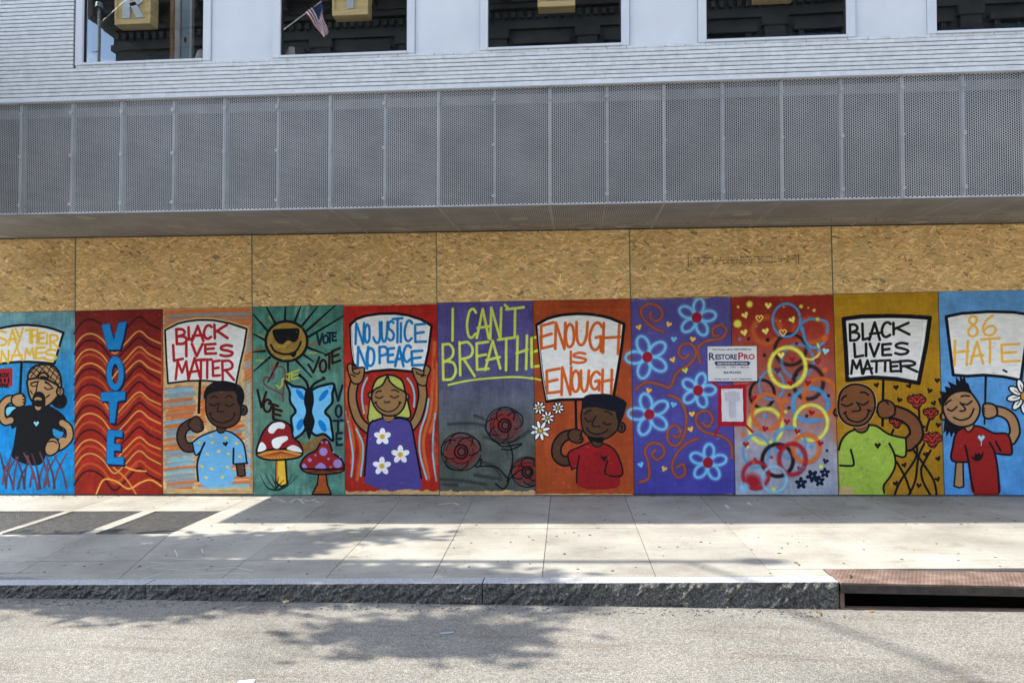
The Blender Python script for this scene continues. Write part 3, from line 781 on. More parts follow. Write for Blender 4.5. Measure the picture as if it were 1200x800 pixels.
    ple = [(35,100),(60,78),(95,66),(150,58),(210,57),(260,64),(310,80),(352,105),(340,200),(320,290),(260,282),(190,276),(120,282),(85,290),(48,255),(38,180)]
    Ec.F(ple, WH, 4, sm=False)
    BL2 = (12,118,190)
    Ec.text([('N',55,95,88,175),('O',91,100,110,170),('J',125,92,152,170),('U',156,90,180,165),('S',182,88,205,162),('T',200,75,238,170),('I',232,95,234,168),('C',246,85,276,165),('E',285,97,330,172)], 3.6, BL2, 2)
    Ec.text([('N',62,188,104,272),('O',98,192,128,262),('P',148,187,180,250),('E',180,192,206,250),('A',210,187,242,262),('C',242,182,270,245),('E',272,202,318,262)], 3.8, BL2, 2)
    Ec.S([(38,108),(42,200),(52,250)], 1.2, (240,240,240)); 
    SK = (150,112,68)
    hair = [(178,545),(186,450),(200,330),(235,235),(290,200),(325,194),(380,200),(440,240),(465,320),(490,420),(502,525),(400,522),(300,540)]
    E2.F(hair, (180,186,84), 6)
    for i in range(60):
        x = random.uniform(200,480); y = random.uniform(215,530)
        E2.S([(x,y),(x+random.uniform(-5,5),y+8)], 2, (140,146,50), 2, alpha=.35)
    E2.F([(180,545),(186,450),(205,340),(205,545)], (180,186,84)); 
    E2.arm([(70,250),(52,330),(60,430),(105,550),(185,625)], 25, SK, 4.5); E2.arm([(592,262),(602,350),(582,460),(550,545),(500,610)], 25, SK, 4.5)
    hl = [(12,125),(38,103),(52,118),(55,148),(95,138),(140,136),(146,165),(130,235),(98,262),(55,255),(28,200)]
    hr = [(520,142),(570,150),(605,160),(618,122),(640,122),(662,152),(640,205),(625,272),(575,270),(545,230),(528,185)]
    for h_ in (hl, hr): E2.F(h_, SK, 5)
    E2.S([(52,140),(60,175),(95,185),(110,170)], 4.5); E2.S([(40,190),(75,205)], 4); E2.S([(612,160),(605,190),(570,188),(552,172)], 4.5); E2.S([(590,205),(625,195)], 4)
    E2.E(192,350,18,22,SK,5); E2.E(478,362,17,21,SK,5)
    E2.F([(290,492),(382,492),(375,540),(335,562),(298,545)], SK, 5)
    E2.F([(325,205),(285,272),(215,318),(204,390),(240,462),(292,502),(345,512),(405,500),(450,452),(470,385),(462,328),(395,290),(345,245)], SK, 5.5)
    for q in ([(232,362),(262,374),(290,362)],[(348,357),(380,371),(412,358)],[(235,335),(255,320),(278,320)],[(358,312),(385,311),(415,326)],[(300,402),(322,407),(345,402)],[(232,405),(252,442),(300,474),(350,478),(402,448),(425,405)],[(225,412),(242,404)],[(415,404),(432,410)]):
        E2.S(q, 4)
    dr = [(108,492),(138,472),(162,466),(185,482),(208,466),(238,466),(270,486),(285,560),(300,640),(312,715),(300,745),(240,742),(180,750),(130,735),(92,715),(90,690),(98,580)]
    Ec.F(dr, (78,68,142), 0)
    for pts in ([(90,690),(98,580),(108,492),(138,472),(160,466)],[(210,466),(238,466),(270,486),(290,580),(312,700)]): Ec.S(pts, 3)
    for x,y,rr in ((160,537,34),(230,607,37),(158,652,37)):
        for p_ in petals(x,y,rr,5,4,11,-90+random.uniform(-8,8)): Ec.F(p_, (232,234,238), 0, sm=False)
        Ec.E(x,y,10,10,(222,165,50),soft=2)
    Ec.lay('painted_placard', [(31,98),(60,73),(95,61),(150,53),(210,52),(260,59),(312,75),(358,103),(345,200),(324,296),(260,287),(190,281),(120,287),(85,295),(43,258),(33,180)], 'painted placard reading NO JUSTICE NO PEACE', False)
    E2.lay('painted_face', [(172,552),(180,450),(172,350),(196,320),(232,228),(290,194),(325,188),(382,194),(446,236),(470,320),(498,355),(496,420),(510,532),(400,530),(380,560),(335,568),(295,548)])
    Ec.lay('painted_dress', dr)
    # 5 -- purple-grey board, I CAN'T BREATHE and roses
    bg(5, [(0,(82,72,140)),(.3,(80,76,130)),(.5,(88,92,108)),(.75,(80,88,82)),(1,(74,82,76))], 6, .2, 60)
    F_ = Crop(507, 345, 3.265, 5)
    for pts in ([(60,495),(140,492),(200,500)],[(200,545),(300,560),(370,520)],[(30,705),(120,712),(200,725)],[(160,690),(260,705)],[(40,725),(90,728)],[(160,462),(195,475)],[(190,640),(230,655),(260,690)]):
        F_.S(pts, 5, (38,40,42), 7, alpha=.75)
    def rose(cx, cy, r_, cr=F_):
        cr.E(cx,cy,r_*.85,r_*.8,(108,38,36),soft=10,alpha=.65)
        for i in range(16):
            a = random.uniform(0,360); q = random.uniform(.25,.8)*r_
            cr.ring(cx,cy,q,q*.95,random.uniform(4,7),(138,36,34),5,.6,a,a+random.uniform(30,80))
        for i in range(4):
            a = i*90+random.uniform(-35,35); q = r_*random.uniform(.45,.6)
            x, y = cx+q*math.cos(R(a)), cy+q*math.sin(R(a))
            cr.ring(x,y,r_*random.uniform(.42,.56),r_*random.uniform(.36,.46),2.3,(20,18,22),1.5,.95,a-random.uniform(90,140),a+random.uniform(90,140))
        cr.ring(cx,cy,r_*.32,r_*.34,3.5,(15,14,18),1.5); cr.ring(cx+2,cy,r_*.18,r_*.2,3,(15,14,18),1.5)
        cr.ring(cx,cy,r_*.98,r_*.93,2.2,(20,18,22),1.2,.9,random.uniform(0,90),random.uniform(300,400))
        for k in range(3):
            a = random.uniform(0,360); cr.ring(cx,cy,r_*(.6+.13*k),r_*(.58+.12*k),1.6,(25,20,24),1.2,.8,a,a+150)
    rose(108,600,78); rose(275,500,74); rose(362,678,62)
    for pts in ([(165,658),(200,655),(245,660),(275,690),(290,712),(270,742),(240,722)],[(285,712),(305,640),(302,595),(288,565)],[(240,560),(270,580),(340,570),(300,592),(265,590)],[(285,712),(320,680),(345,665)],[(160,655),(185,628),(182,650)]):
        F_.S(pts, 2.8, (20,20,24), 1.5)
    YG = (200,214,72)
    for q_ in (0,): pass
    F_.text([('I',76,55,72,175),('C',130,55,165,165),('A',168,55,214,165),('N',220,50,262,170),("'",276,40,286,50),('T',282,52,348,165,-4)], 3.7, YG, 1.6)
    F_.text([('B',38,190,88,325),('R',102,182,155,308),('E',165,180,214,292),('A',200,180,258,288,-6),('T',250,168,312,290,-4),('H',322,160,360,288,-4),('E',376,160,408,282)], 3.7, YG, 1.6)
    F_.S([(60,345),(140,328),(240,318),(330,315),(412,326)], 3.6, YG, 1.5)
    for x,y,r_ in ((108,600,80),(275,500,76),(362,678,60)): F_.lay('painted_rose', ell(x,y,r_*.97,r_*.95) if x < 350 else [(q[0] if q[0] < 382 else 382, q[1]) for q in ell(x,y,r_,r_)], None, False)
    # 6 -- orange board, man with flat top hair
    bg(6, [(0,(160,66,32)),(1,(168,70,32))], 7, .14, 60)
    Gc = Crop(620, 345, 3.265, 6); G3 = Crop(630, 460, 6.557, 6); G4 = Crop(630, 365, 7.273, 6)
    F_.text([('E',376,160,408,282)], 3.7, YG, 1.6); F_.S([(376,318),(412,326)], 3.6, YG, 1.5)
    for y in (28,45): Gc.S([(120,y),(240,y+3),(330,y)], 5, (120,50,24), 9, alpha=.5)
    plg = [(-10,112),(80,60),(140,42),(200,29),(270,22),(340,18),(410,20),(480,26),(550,38),(620,56),(735,105),(715,300),(680,520),(645,722),(560,708),(380,745),(180,750),(75,765),(40,560),(10,300)]
    G4.F(plg, WH, 10, sm=False); G4.S([(78,750),(45,560),(15,300),(0,120)], 2.5, (240,240,238), 2)
    OG = (208,90,28)
    for off in ((0,0,OG),):
        G4.text([('E',22,110,140,325,-20),('N',148,95,235,315),('O',237,105,308,300),('U',328,90,425,280),('G',442,95,548,325),('H',555,100,695,350,10)], 9, OG, 4)
        G4.text([('I',282,340,290,450),('S',300,350,410,435)], 8, OG, 4)
        G4.text([('E',70,492,190,705,-8),('N',202,475,285,705),('O',290,502,355,680),('U',366,502,435,675),('G',450,512,530,660),('H',548,495,632,695)], 9, OG, 4)
    G3.S([(290,52),(296,292)], 8)
    BR2 = (84,56,38)
    G3.arm([(250,515),(195,522),(148,480),(148,405),(195,340),(260,318)], 28, BR2, 4)
    shg = [(232,465),(280,432),(350,395),(410,375),(440,408),(470,412),(495,385),(570,420),(620,490),(645,600),(650,628),(632,660),(625,710),(560,735),(400,742),(330,720),(298,685),(295,560),(262,588),(245,530)]
    G3.F(shg, (152,28,32))
    for q in ([(298,690),(300,600),(318,480)],[(262,588),(232,467),(320,415),(410,375)],[(495,385),(570,420),(622,495),(648,628),(522,624),(535,520)]): G3.S(q, 4.8)
    G3.S([(262,588),(300,570)], 4.5)
    for i in range(18): x=random.uniform(330,600); y=random.uniform(430,700); G3.S([(x,y),(x+4,y+25)], 6, (120,20,26), 6, alpha=.4)
    G3.F([(415,365),(492,372),(485,405),(445,414),(420,395)], BR2, 4)
    G3.E(642,265,30,38,BR2,5); G3.S([(618,265),(635,250),(650,255),(640,285)], 4)
    G3.F([(332,200),(340,130),(370,106),(450,102),(600,130),(620,215),(610,280),(560,332),(480,362),(400,340),(350,290)], BR2, 5)
    G3.F([(338,125),(340,60),(365,25),(400,12),(470,10),(540,10),(600,25),(660,55),(682,80),(665,150),(635,228),(612,205),(600,142),(540,128),(450,106),(380,110)], (20,24,36), 2, sm=False)
    for q in ([(362,162),(382,142),(408,130)],[(512,142),(545,148),(570,168)],[(362,195),(385,220),(412,214)],[(503,228),(530,242),(562,236)],[(445,178),(422,225),(418,245),(440,258),(475,256)],[(375,265),(400,300),(460,317),(512,302),(538,280)]):
        G3.S(q, 4.2)
    G3.F([(382,336),(440,340),(507,342),(500,378),(460,382),(440,374),(400,370)], (18,20,26))
    G3.F([(235,302),(280,278),(340,295),(328,320),(345,345),(338,378),(285,382),(240,352)], BR2, 5)
    for y in (315,335,355): G3.S([(322,y),(342,y+5)], 4)
    G3.heart(510,502,48,(30,22,26),rot=-8)
    for x,y,rr in ((38,432,26),(110,433,24),(70,470,27),(42,520,40)):
        for p_ in petals(x,y,rr,8,5,5.2 if rr < 30 else 7.5,random.uniform(0,40)): Gc.F(p_, (232,232,228), 1.4, sm=False)
        Gc.E(x,y,7 if rr < 30 else 10,6 if rr < 30 else 9,(196,156,50),1)
        Gc.lay('painted_daisy', flower_outline(max(x, rr+10), y, rr+2, 8, .55), None, False)
    G4.lay('painted_placard', [(-20,108),(80,52),(200,20),(340,8),(480,16),(620,46),(750,100),(728,300),(692,520),(655,730),(560,718),(380,755),(180,760),(66,775),(30,560),(0,300)], 'painted placard reading ENOUGH IS ENOUGH', False)
    G3.lay('painted_face', [(328,200),(332,60),(362,20),(400,6),(540,5),(605,20),(688,78),(670,150),(652,222),(675,265),(645,306),(615,288),(562,338),(500,382),(440,380),(385,350),(346,290)])
    G3.lay('painted_shirt', shg)
    # 7 -- violet board, spray flowers and swirls
    bg(7, [(0,(80,72,140)),(.5,(78,72,150)),(1,(68,64,158))], 8, .12, 60)
    H = Crop(735, 340, 3.2, 7)
    BRN = (150,74,42)
    sw = [[(135,155),(95,138),(60,105),(52,72),(80,52),(118,62),(132,92),(112,115),(88,105),(88,82)],
          [(272,270),(266,215),(300,190),(350,182),(372,152),(352,130),(322,143),(322,168),(342,170)],
          [(32,370),(70,345),(120,352),(160,362),(185,310),(235,275),(258,235),(240,202),(205,205),(192,235),(212,256),(232,240)],
          [(155,392),(195,410),(220,465),(215,535),(188,580),(155,568),(152,525),(178,505),(200,525),(192,550),(172,545)],
          [(392,630),(388,575),(350,545),(290,530),(258,495),(265,462),(300,452),(320,482),(302,510),(280,495)],
          [(45,720),(80,702),(78,645),(66,600),(92,572),(128,580),(138,612),(112,635),(92,615),(105,598)],
          [(265,555),(220,575),(180,620),(168,668),(190,700),(216,685),(208,652),(188,662)]]
    for s_ in sw:
        H.S(s_, 6.5, (120,56,48), 6, alpha=.8); H.S(s_, 3.6, BRN, 3); H.S([(x-1,y-1) for x,y in s_], 1.5, (176,88,44), 2, alpha=.8)
    fl = [(260,102,72,10),(75,250,82,-20),(265,375,66,15),(82,465,80,-15),(302,645,70,5)]
    for x,y,rr,a0 in fl:
        for p_ in petals(x,y,rr,5,14,rr*.27,a0-90):
            pp = p_+[p_[0]]
            H.S(pp, 7.5, (92,140,205), 8, False, .8); 
        for p_ in petals(x,y,rr,5,14,rr*.27,a0-90):
            pp = p_+[p_[0]]
            H.S(pp, 4.2, (112,192,232), 4, False, .95)
        H.E(x,y,19,20,(150,26,48),soft=2)
        H.lay('painted_flower', flower_outline(max(x, 22), y, rr+9, 5, .62, a0-90) if x > 90 else [(max(13,q[0]),q[1]) for q in flower_outline(x,y,rr+9,5,.62,a0-90)], None, False)
    for x,y in ((43,138),(155,127),(245,183),(170,260),(80,375),(242,463),(237,520),(138,668)): H.heart(x,y,23,(226,178,52),rot=random.uniform(-25,25))
    for x,y in ((174,183),(173,428),(50,653)): H.heart(x,y,24,(96,186,224),rot=random.uniform(-25,25))
    H.heart(217,300,24,(190,200,60),rot=-15)
    # 8 -- rings of spray paint fading from red to blue grey
    bg(8, [(0,(140,38,26)),(.18,(155,52,36)),(.4,(160,82,70)),(.6,(165,110,105)),(.74,(150,145,158)),(1,(146,158,176))], 9, .14, 70)
    I_ = Crop(850, 340, 3.2, 8)
    YL,BLU,ORR,RED,LBB = (214,218,76),(66,142,202),(206,96,36),(165,30,42),(128,190,226)
    for x,y,rx,ry,r_,c,so,al in ((155,150,52,48,9,ORR,8,.7),(320,150,62,45,9,ORR,9,.6),(215,125,52,55,3,RED,3,.7),(265,130,48,48,3,RED,3,.7),
        (243,222,58,58,6,(30,26,26),5,.9),(270,265,60,62,6,BLU,6,.7),(310,345,56,62,7,(34,28,28),5,.9),(318,428,66,62,8,BLU,5,.95),(137,388,46,52,5.5,(28,24,26),3,.95),
        (172,355,46,54,4.5,BLU,4,.9),(355,400,62,70,8,ORR,5,.95),(150,508,62,66,8,YL,7,.9),(155,455,56,66,7,ORR,5,.95),(320,495,62,66,6.5,YL,4,.95),(232,288,68,74,7.5,YL,5,.97),
        (228,112,52,62,5,BLU,3,.95),(115,602,50,62,4.5,BLU,4,.9),(240,570,58,56,6,BLU,5,.85),(195,636,58,60,7,(30,22,24),4,.95),(302,592,50,52,8,ORR,5,.92),(250,632,50,58,8,RED,5,.95),
        (113,692,48,50,7,RED,5,.92),(182,708,46,48,5.5,LBB,6,.85)):
        I_.ring(x,y,rx,ry,r_,c,so,al)
        if r_ >= 5: I_.b and I_.band('painted_ring', [(x+rx*math.cos(t),y+ry*math.sin(t)) for t in np.linspace(0,2*math.pi,28,endpoint=False)], r_+1, None, False, True)
    I_.S([(285,150),(285,125),(320,108),(378,118),(380,160)], 4.5, BLU, 3); I_.S([(288,140),(300,190),(330,215),(368,195)], 5, BLU, 4)
    I_.S([(345,200),(352,235),(325,258),(300,255)], 3.5, YL, 4)
    I_.E(103,715,32,26,RED,soft=12,rot=30); I_.E(70,738,17,17,LBB,soft=8); I_.E(90,52,12,12,YL,soft=4); I_.E(45,125,15,15,YL,soft=4)
    for x,y,r_,c in ((47,62,5,YL),(283,60,7,YL),(332,75,6,YL),(218,62,3,YL),(205,115,3,YL),(345,108,7,YL),(53,184,6,BLU),(115,135,4,BLU),(86,182,6,BK),(158,186,7,BK),(266,200,5,BK),(146,243,6,BK),(240,392,6,BK),(238,440,6,BK),(386,394,6,BK),(304,470,6,BK),(380,600,5,BK),(321,585,8,BLU),(325,512,6,ORR),(68,541,8,ORR),(222,415,12,ORR),(310,65,3,YL),(350,225,8,BLU),(372,225,6,YL),(372,180,12,ORR),(372,298,10,ORR),(146,470,8,BLU),(265,318,5,BK),(358,660,8,YL),(82,585,6,YL),(105,645,5,ORR),(180,745,8,YL),(225,455,6,YL),(110,632,6,RED),(172,625,6,RED),(195,585,6,RED)):
        I_.E(x,y,r_,r_,c,soft=3,alpha=.92)
    for x,y in ((160,57),(73,93),(70,158),(150,153),(250,110),(208,243)): I_.heart(x,y,27,(226,212,96),rot=random.uniform(-25,10),soft=1)
    for x,y in ((127,105),(215,158)): I_.heart(x,y,26,(165,60,40),2,0,1,(224,196,96))
    for x,y in ((250,258),(243,347),(308,347),(105,403),(322,458),(230,492),(148,518),(76,577),(355,573),(268,528),(202,588)): I_.heart(x,y,25,(160,24,40),rot=random.uniform(-20,20))
    I_.heart(195,300,27,(92,40,62)); I_.heart(281,668,28,(112,74,110)); I_.heart(375,228,26,(140,200,226),rot=12); I_.heart(346,265,22,(150,60,50),1.5,0,1,(120,30,36)); I_.heart(375,640,24,(26,38,62),rot=15)
    for x,y,r_ in ((283,722,22),(325,695,23),(372,683,18),(352,714,19)):
        for p_ in petals(x,y,r_,5,3,r_*.24,random.uniform(0,70)): I_.F(p_, (24,34,58), 1.5, (16,20,36), sm=False)
        I_.E(x,y,4,4,(90,130,165)); 
    # red spray frame round the notice, crossing both boards
    Z = Crop(820, 390, 6.667, 8)
    RF = (172,20,36)
    Z.S([(160,430),(345,415),(345,710),(155,712),(158,430)], 17, RF, 4, False)
    Z.S([(160,425),(125,405),(98,382)], 8, RF, 5); Z.S([(345,420),(380,400),(412,375)], 6, RF, 6, alpha=.8); Z.S([(165,710),(130,760),(118,800)], 8, RF, 5); Z.S([(345,705),(380,740),(410,772)], 9, RF, 5)
    Z.S([(75,385),(240,388),(430,372)], 3, (110,40,70), 5, alpha=.6)
    # 9 -- mustard board, bald man in green and roses
    bg(9, [(0,(170,126,22)),(.5,(166,120,18)),(1,(158,112,22))], 10, .12, 60)
    J = Crop(972, 340, 3.2, 9); J5 = Crop(975, 440, 5.554, 9)
    for y,s0 in ((60,420),):
        J.S([(20,370),(22,560)], 10, (190,90,30), 14, alpha=.5)
    plj = [(52,107),(120,98),(220,96),(300,98),(375,103),(362,200),(333,347),(250,332),(160,326),(66,336),(60,220)]
    J.F(plj, (215,214,210), 6.5, sm=False)
    for q in ([(75,122),(220,106),(362,112)],[(355,120),(345,210),(325,330)],[(70,320),(160,314),(245,320)]): J.S(q, 1.3, (235,235,232), 1)
    KT = (24,24,28)
    J.text([('B',75,128,110,188),('L',122,125,150,185),('A',148,120,188,185),('C',195,120,228,175),('K',235,122,295,165)], 3.8, KT)
    J.text([('L',92,200,125,250),('I',136,200,137,246),('V',150,200,185,246),('E',195,200,230,245),('S',246,197,293,240)], 3.8, KT)
    J.text([('M',80,262,122,312),('A',125,262,158,312),('T',156,264,195,306),('T',190,262,226,302),('E',226,267,260,305),('R',264,264,322,304)], 3.6, KT)
    J.S([(201,330),(198,506)], 4)
    BR3 = (122,74,42)
    for pts in ([(562,210),(566,260),(563,318)],[(630,290),(620,320),(612,358)],[(640,485),(598,560),(578,610),(592,690),(645,785)],[(598,440),(560,530),(540,680),(492,785)],[(520,470),(590,570),(660,680),(680,785)],[(552,450),(540,540),(440,690),(402,785)],[(420,560),(475,660),(510,760)],[(398,350),(382,385)]):
        J5.S(pts, 6)
    def jrose(x,y,r_):
        J5.F([(x-r_*1.02,y-r_*.35),(x-r_*.8,y-r_*.62),(x-r_*.55,y-r_*.55),(x-r_*.3,y-r_*.75),(x,y-r_*.6),(x+r_*.3,y-r_*.8),(x+r_*.62,y-r_*.72),(x+r_*.8,y-r_*.5),(x+r_*1.05,y-r_*.3),(x+r_*.95,y+r_*.12),(x+r_*.6,y+r_*.28),(x+r_*.42,y+r_*.62),(x+r_*.1,y+r_*.85),(x-r_*.35,y+r_*.62),(x-r_*.5,y+r_*.3),(x-r_*.9,y+r_*.1)], (176,52,40), 3.2)
        for q in range(7): 
            aa = R(-170+q*27); J5.S([(x+r_*.72*math.cos(aa),y-r_*.1+r_*.5*math.sin(aa)),(x+r_*.95*math.cos(aa),y-r_*.1+r_*.85*math.sin(aa))], 1.6, (30,16,16))
        for q in ([(-.9,-.4),(-.4,-.1),(-.2,.4)],[(.9,-.3),(.4,-.1),(.25,.4)],[(-.5,-.7),(-.2,-.35),(.2,-.35),(.5,-.7)],[(-.6,.1),(0,.3),(.6,.05)],[(-.35,.55),(0,.7),(.35,.55)],[(-.1,-.3),(0,-.05),(.15,-.3)]):
            J5.S([(x+a*r_,y+b*r_) for a,b in q], 2.6, (30,16,16))
        J5.lay('painted_rose', [(x-r_*1.05,y-r_*.5),(x-r_*.5,y-r_*.9),(x,y-r_*.7),(x+r_*.5,y-r_*.92),(x+r_*1.05,y-r_*.4),(x+r_,y+r_*.1),(x+r_*.5,y+r_*.75),(x,y+r_),(x-r_*.5,y+r_*.65),(x-r_,y)])
    for x,y,r_ in ((548,165,58),(640,245,48),(650,415,62),(418,300,47)): jrose(x,y,r_)
    for x,y in ((288,60),(415,75),(500,65),(633,97),(683,30),(437,157),(660,178),(588,335),(690,320),(608,510),(688,538),(468,580),(412,700),(563,712),(685,672)): J5.heart(x,y,38,(26,22,20),rot=random.uniform(-25,20))
    shj = [(42,480),(60,420),(100,372),(145,350),(190,372),(235,320),(290,328),(370,380),(478,405),(472,520),(405,512),(410,580),(380,650),(335,710),(342,790),(120,790),(60,760),(45,640)]
    J5.arm([(495,445),(545,390),(535,318),(485,268),(425,242),(375,232)], 33, BR3, 4.5)
    J5.F(shj, (152,180,62))
    nz = 0
    for i in range(90): x=random.uniform(60,390); y=random.uniform(400,770); J5.S([(x,y),(x+random.uniform(-6,6),y+14)], 6, random.choice([(136,166,52),(176,196,84),(120,146,60)]), 6, alpha=.45)
    J5.F([(52,730),(110,722),(135,745),(150,795),(50,795)], (188,160,112), soft=4)
    for q in ([(42,480),(60,420),(100,372),(145,350)],[(235,320),(290,328),(370,380),(478,405)],[(478,405),(475,522),(405,514)],[(370,440),(402,505),(410,580),(380,650),(335,712),(338,760)],[(120,480),(140,572),(110,585),(50,582)]): J5.S(q, 5.5)
    J5.F([(145,315),(232,310),(225,352),(190,370),(150,352)], BR3, 4.5)
    J5.E(30,238,20,24,BR3,5); J5.S([(28,228),(40,240),(30,252)], 3)
    hd = [(38,200),(52,112),(100,66),(160,55),(228,74),(268,120),(278,200),(252,270),(210,314),(150,326),(90,308),(50,262)]
    J5.F(hd, (200,150,70), 9, (196,160,110)); J5.F(hd, BR3, 5.5)
    for q in ([(60,160),(70,142),(92,128)],[(183,108),(212,108),(235,126)],[(60,185),(95,197),(130,180)],[(175,180),(203,188),(235,168)],[(160,172),(183,215),(168,228),(130,230)],[(80,240),(110,285),(170,300),(220,270),(240,222)],[(76,245),(90,235)],[(228,222),(252,228)]):
        J5.S(q, 4.5)
    J5.F([(293,205),(318,166),(360,160),(402,190),(405,250),(350,276),(305,262)], BR3, 5); J5.S([(318,168),(345,162),(365,185)], 4); J5.S([(293,215),(288,235),(300,245)], 4)
    J5.heart(295,453,44,(24,28,22))
    J.lay('painted_placard', [(44,100),(120,91),(220,89),(383,96),(368,200),(338,356),(250,339),(160,333),(58,346),(53,220)], 'painted placard reading BLACK LIVES MATTER in black', False)
    J5.lay('painted_face', [(34,200),(48,108),(98,60),(160,49),(232,70),(273,118),(284,200),(256,272),(226,316),(225,352),(190,370),(148,352),(145,330),(88,314),(46,268),(8,245),(12,215)])
    J5.lay('painted_shirt', shj)
    # 10 -- blue board, kid with spiky hair
    bg(10, [(0,(92,150,205)),(1,(72,142,208))], 12, .12, 60)
    K = Crop(1095, 335, 3.133, 10); K6 = Crop(1095, 430, 5.19, 10)
    plk = [(42,112),(100,100),(200,94),(290,96),(348,105),(332,230),(316,345),(250,332),(180,326),(120,330),(68,326),(55,220)]
    K.F(plk, WH, 4.5, sm=False); K.S([(252,308),(264,314)], 3)
    YO = (236,176,58)
    K.text([('8',120,110,160,185),('6',175,108,226,180)], 3.2, YO, 2)
    K.text([('H',72,200,122,290),('A',132,205,178,285),('T',170,192,238,282),('E',242,212,312,280)], 3.4, YO, 2)
    K6.S([(311,48),(303,345)], (6,4))
    for i in range(9):
        a = R(i*40+10); x, y = 545+62*math.cos(a), 175+62*math.sin(a)
        K6.F(ell(x,y,46,22,math.degrees(a),20), (232,232,228), 4, sm=False); K6.S([(545+40*math.cos(a),175+40*math.sin(a)),(545+70*math.cos(a),175+70*math.sin(a))], 2)
    K6.E(548,175,27,30,(196,140,50),3)
    T2 = (166,124,84)
    K6.F([(60,318),(52,400),(68,385),(70,422),(90,392),(100,428),(115,395),(135,425),(168,370),(160,340)], BK, sm=False)
    K6.arm([(465,440),(488,390),(470,318),(425,278),(365,262)], 23, T2, 3.5)
    K6.F([(130,575),(172,575),(176,725),(150,732),(118,722)], T2, 4, sm=False)
    shk = [(130,400),(180,360),(200,390),(235,378),(240,355),(290,365),(360,400),(445,410),(470,520),(420,530),(365,520),(385,640),(392,770),(235,770),(215,650),(205,572),(180,576),(105,565),(112,470)]
    K6.F(shk, (152,32,30))
    for q in ([(180,362),(130,400),(112,470),(105,565),(205,575)],[(185,475),(205,570),(222,690),(238,752)],[(240,355),(290,365),(360,400),(445,410),(470,520),(420,530),(365,520)],[(332,455),(365,520),(385,640),(392,760)],[(370,450),(400,505)]): K6.S(q, 5)
    for x in range(240,392,9): K6.S([(x,765),(x+3,778)], 3, (120,24,24), 2)
    K6.F([(182,345),(235,345),(232,372),(205,392),(186,378)], T2, 4)
    K6.E(52,298,18,22,T2,4.5)
    K6.F([(50,235),(90,172),(150,145),(210,150),(248,190),(274,240),(268,292),(230,345),(160,362),(100,340),(65,300)], T2, 5)
    K6.F([(42,300),(40,240),(18,192),(42,182),(28,145),(70,152),(60,115),(98,125),(78,85),(130,108),(128,58),(154,88),(150,42),(170,72),(180,45),(190,90),(205,100),(215,130),(250,195),(205,145),(150,142),(95,170),(58,225)], BK, sm=False)
    for q in ([(65,228),(80,210),(98,200)],[(160,178),(185,172),(210,176)],[(78,255),(105,264),(135,240)],[(172,222),(198,226),(226,205)],[(155,215),(186,252),(176,264),(155,266)],[(115,305),(160,321),(212,303),(238,252)]):
        K6.S(q, 4.2)
    K6.F([(295,230),(330,219),(372,238),(378,290),(330,312),(298,295)], T2, 5)
    for y in (248,264,280): K6.S([(294,y),(304,y+2)], 3.5)
    K6.heart(283,430,44,(130,205,226)); K6.S([(283,450),(283,475)], 2.5, (130,205,226))
    K6.F([(218,540),(240,545),(245,522),(258,528),(268,518),(280,530),(296,508),(292,545),(270,568),(240,565)], (26,20,22))
    K.lay('painted_placard', [(37,108),(100,95),(200,89),(290,91),(352,100),(337,230),(320,352),(250,338),(180,332),(120,336),(63,332),(50,220)], 'painted placard reading 86 HATE', False)
    K6.lay('painted_face', [(32,310),(36,240),(18,192),(60,115),(128,60),(190,55),(250,192),(280,240),(275,295),(235,350),(230,388),(190,385),(150,400),(100,420),(55,395)])
    K6.lay('painted_shirt', shk)
    # bare edges where the paint stops short
    for k, y in ((0,802),(2,775),(4,782),(5,783),(6,795),(7,797),(9,801)):
        bare(k, y, 60+k, rag=6 if k not in (4,5) else 12)
    for k, y in ((4,6),(7,4),(8,3),(2,3)):
        bare(k, y, 80+k, rag=4, top=True)
    # board edges, wear, splinters of the sheet showing through the paint
    for k in range(12):
        x = min(CW-3, bx(k))
        G.stroke([(x,0),(x,CH)], 1.4, (60,66,52), 1.2, .8)
    for k in range(11):
        for fx in (.05, .5, .95):
            for zz in np.arange(30, CH-10, 98):
                x = bx(k)+fx*403+random.uniform(-4,4); y = zz+random.uniform(-12,12)
                if random.random() < .8: G.stroke([(x,y),(x+.1,y)], 1.5, (60,52,44), .9, .7); G.stroke([(x-.5,y-1.6),(x+.8,y-1.6)], .5, (200,190,170), .8, .4)
    wear = fbm(CH, CW, 9, 3, 99, (1,2.2)); big = fbm(CH, CW, 120, 4, 98)
    G.a *= (1+.13*(wear-.5)*2*.5+.10*(big-.5))[..., None]
    al = np.clip((wear-.81)*9, 0, .25)[..., None]
    G.a += (np.array((190,160,115), np.float32)/255.-G.a)*al
    lum = (G.a*np.array((.3,.59,.11), np.float32)).sum(-1, keepdims=True)
    G.a = lum+(G.a-lum)*.92
    np.clip(G.a, .01, .97, out=G.a)

paint_all()

def make_image(name, arr):
    h, w = arr.shape[:2]
    im = bpy.data.images.new(name, w, h, alpha=False)
    buf = np.ones((h, w, 4), np.float32)
    buf[..., :3] = arr[::-1]
    im.pixels.foreach_set(buf.ravel())
    im.update()
    im.pack()
    return im

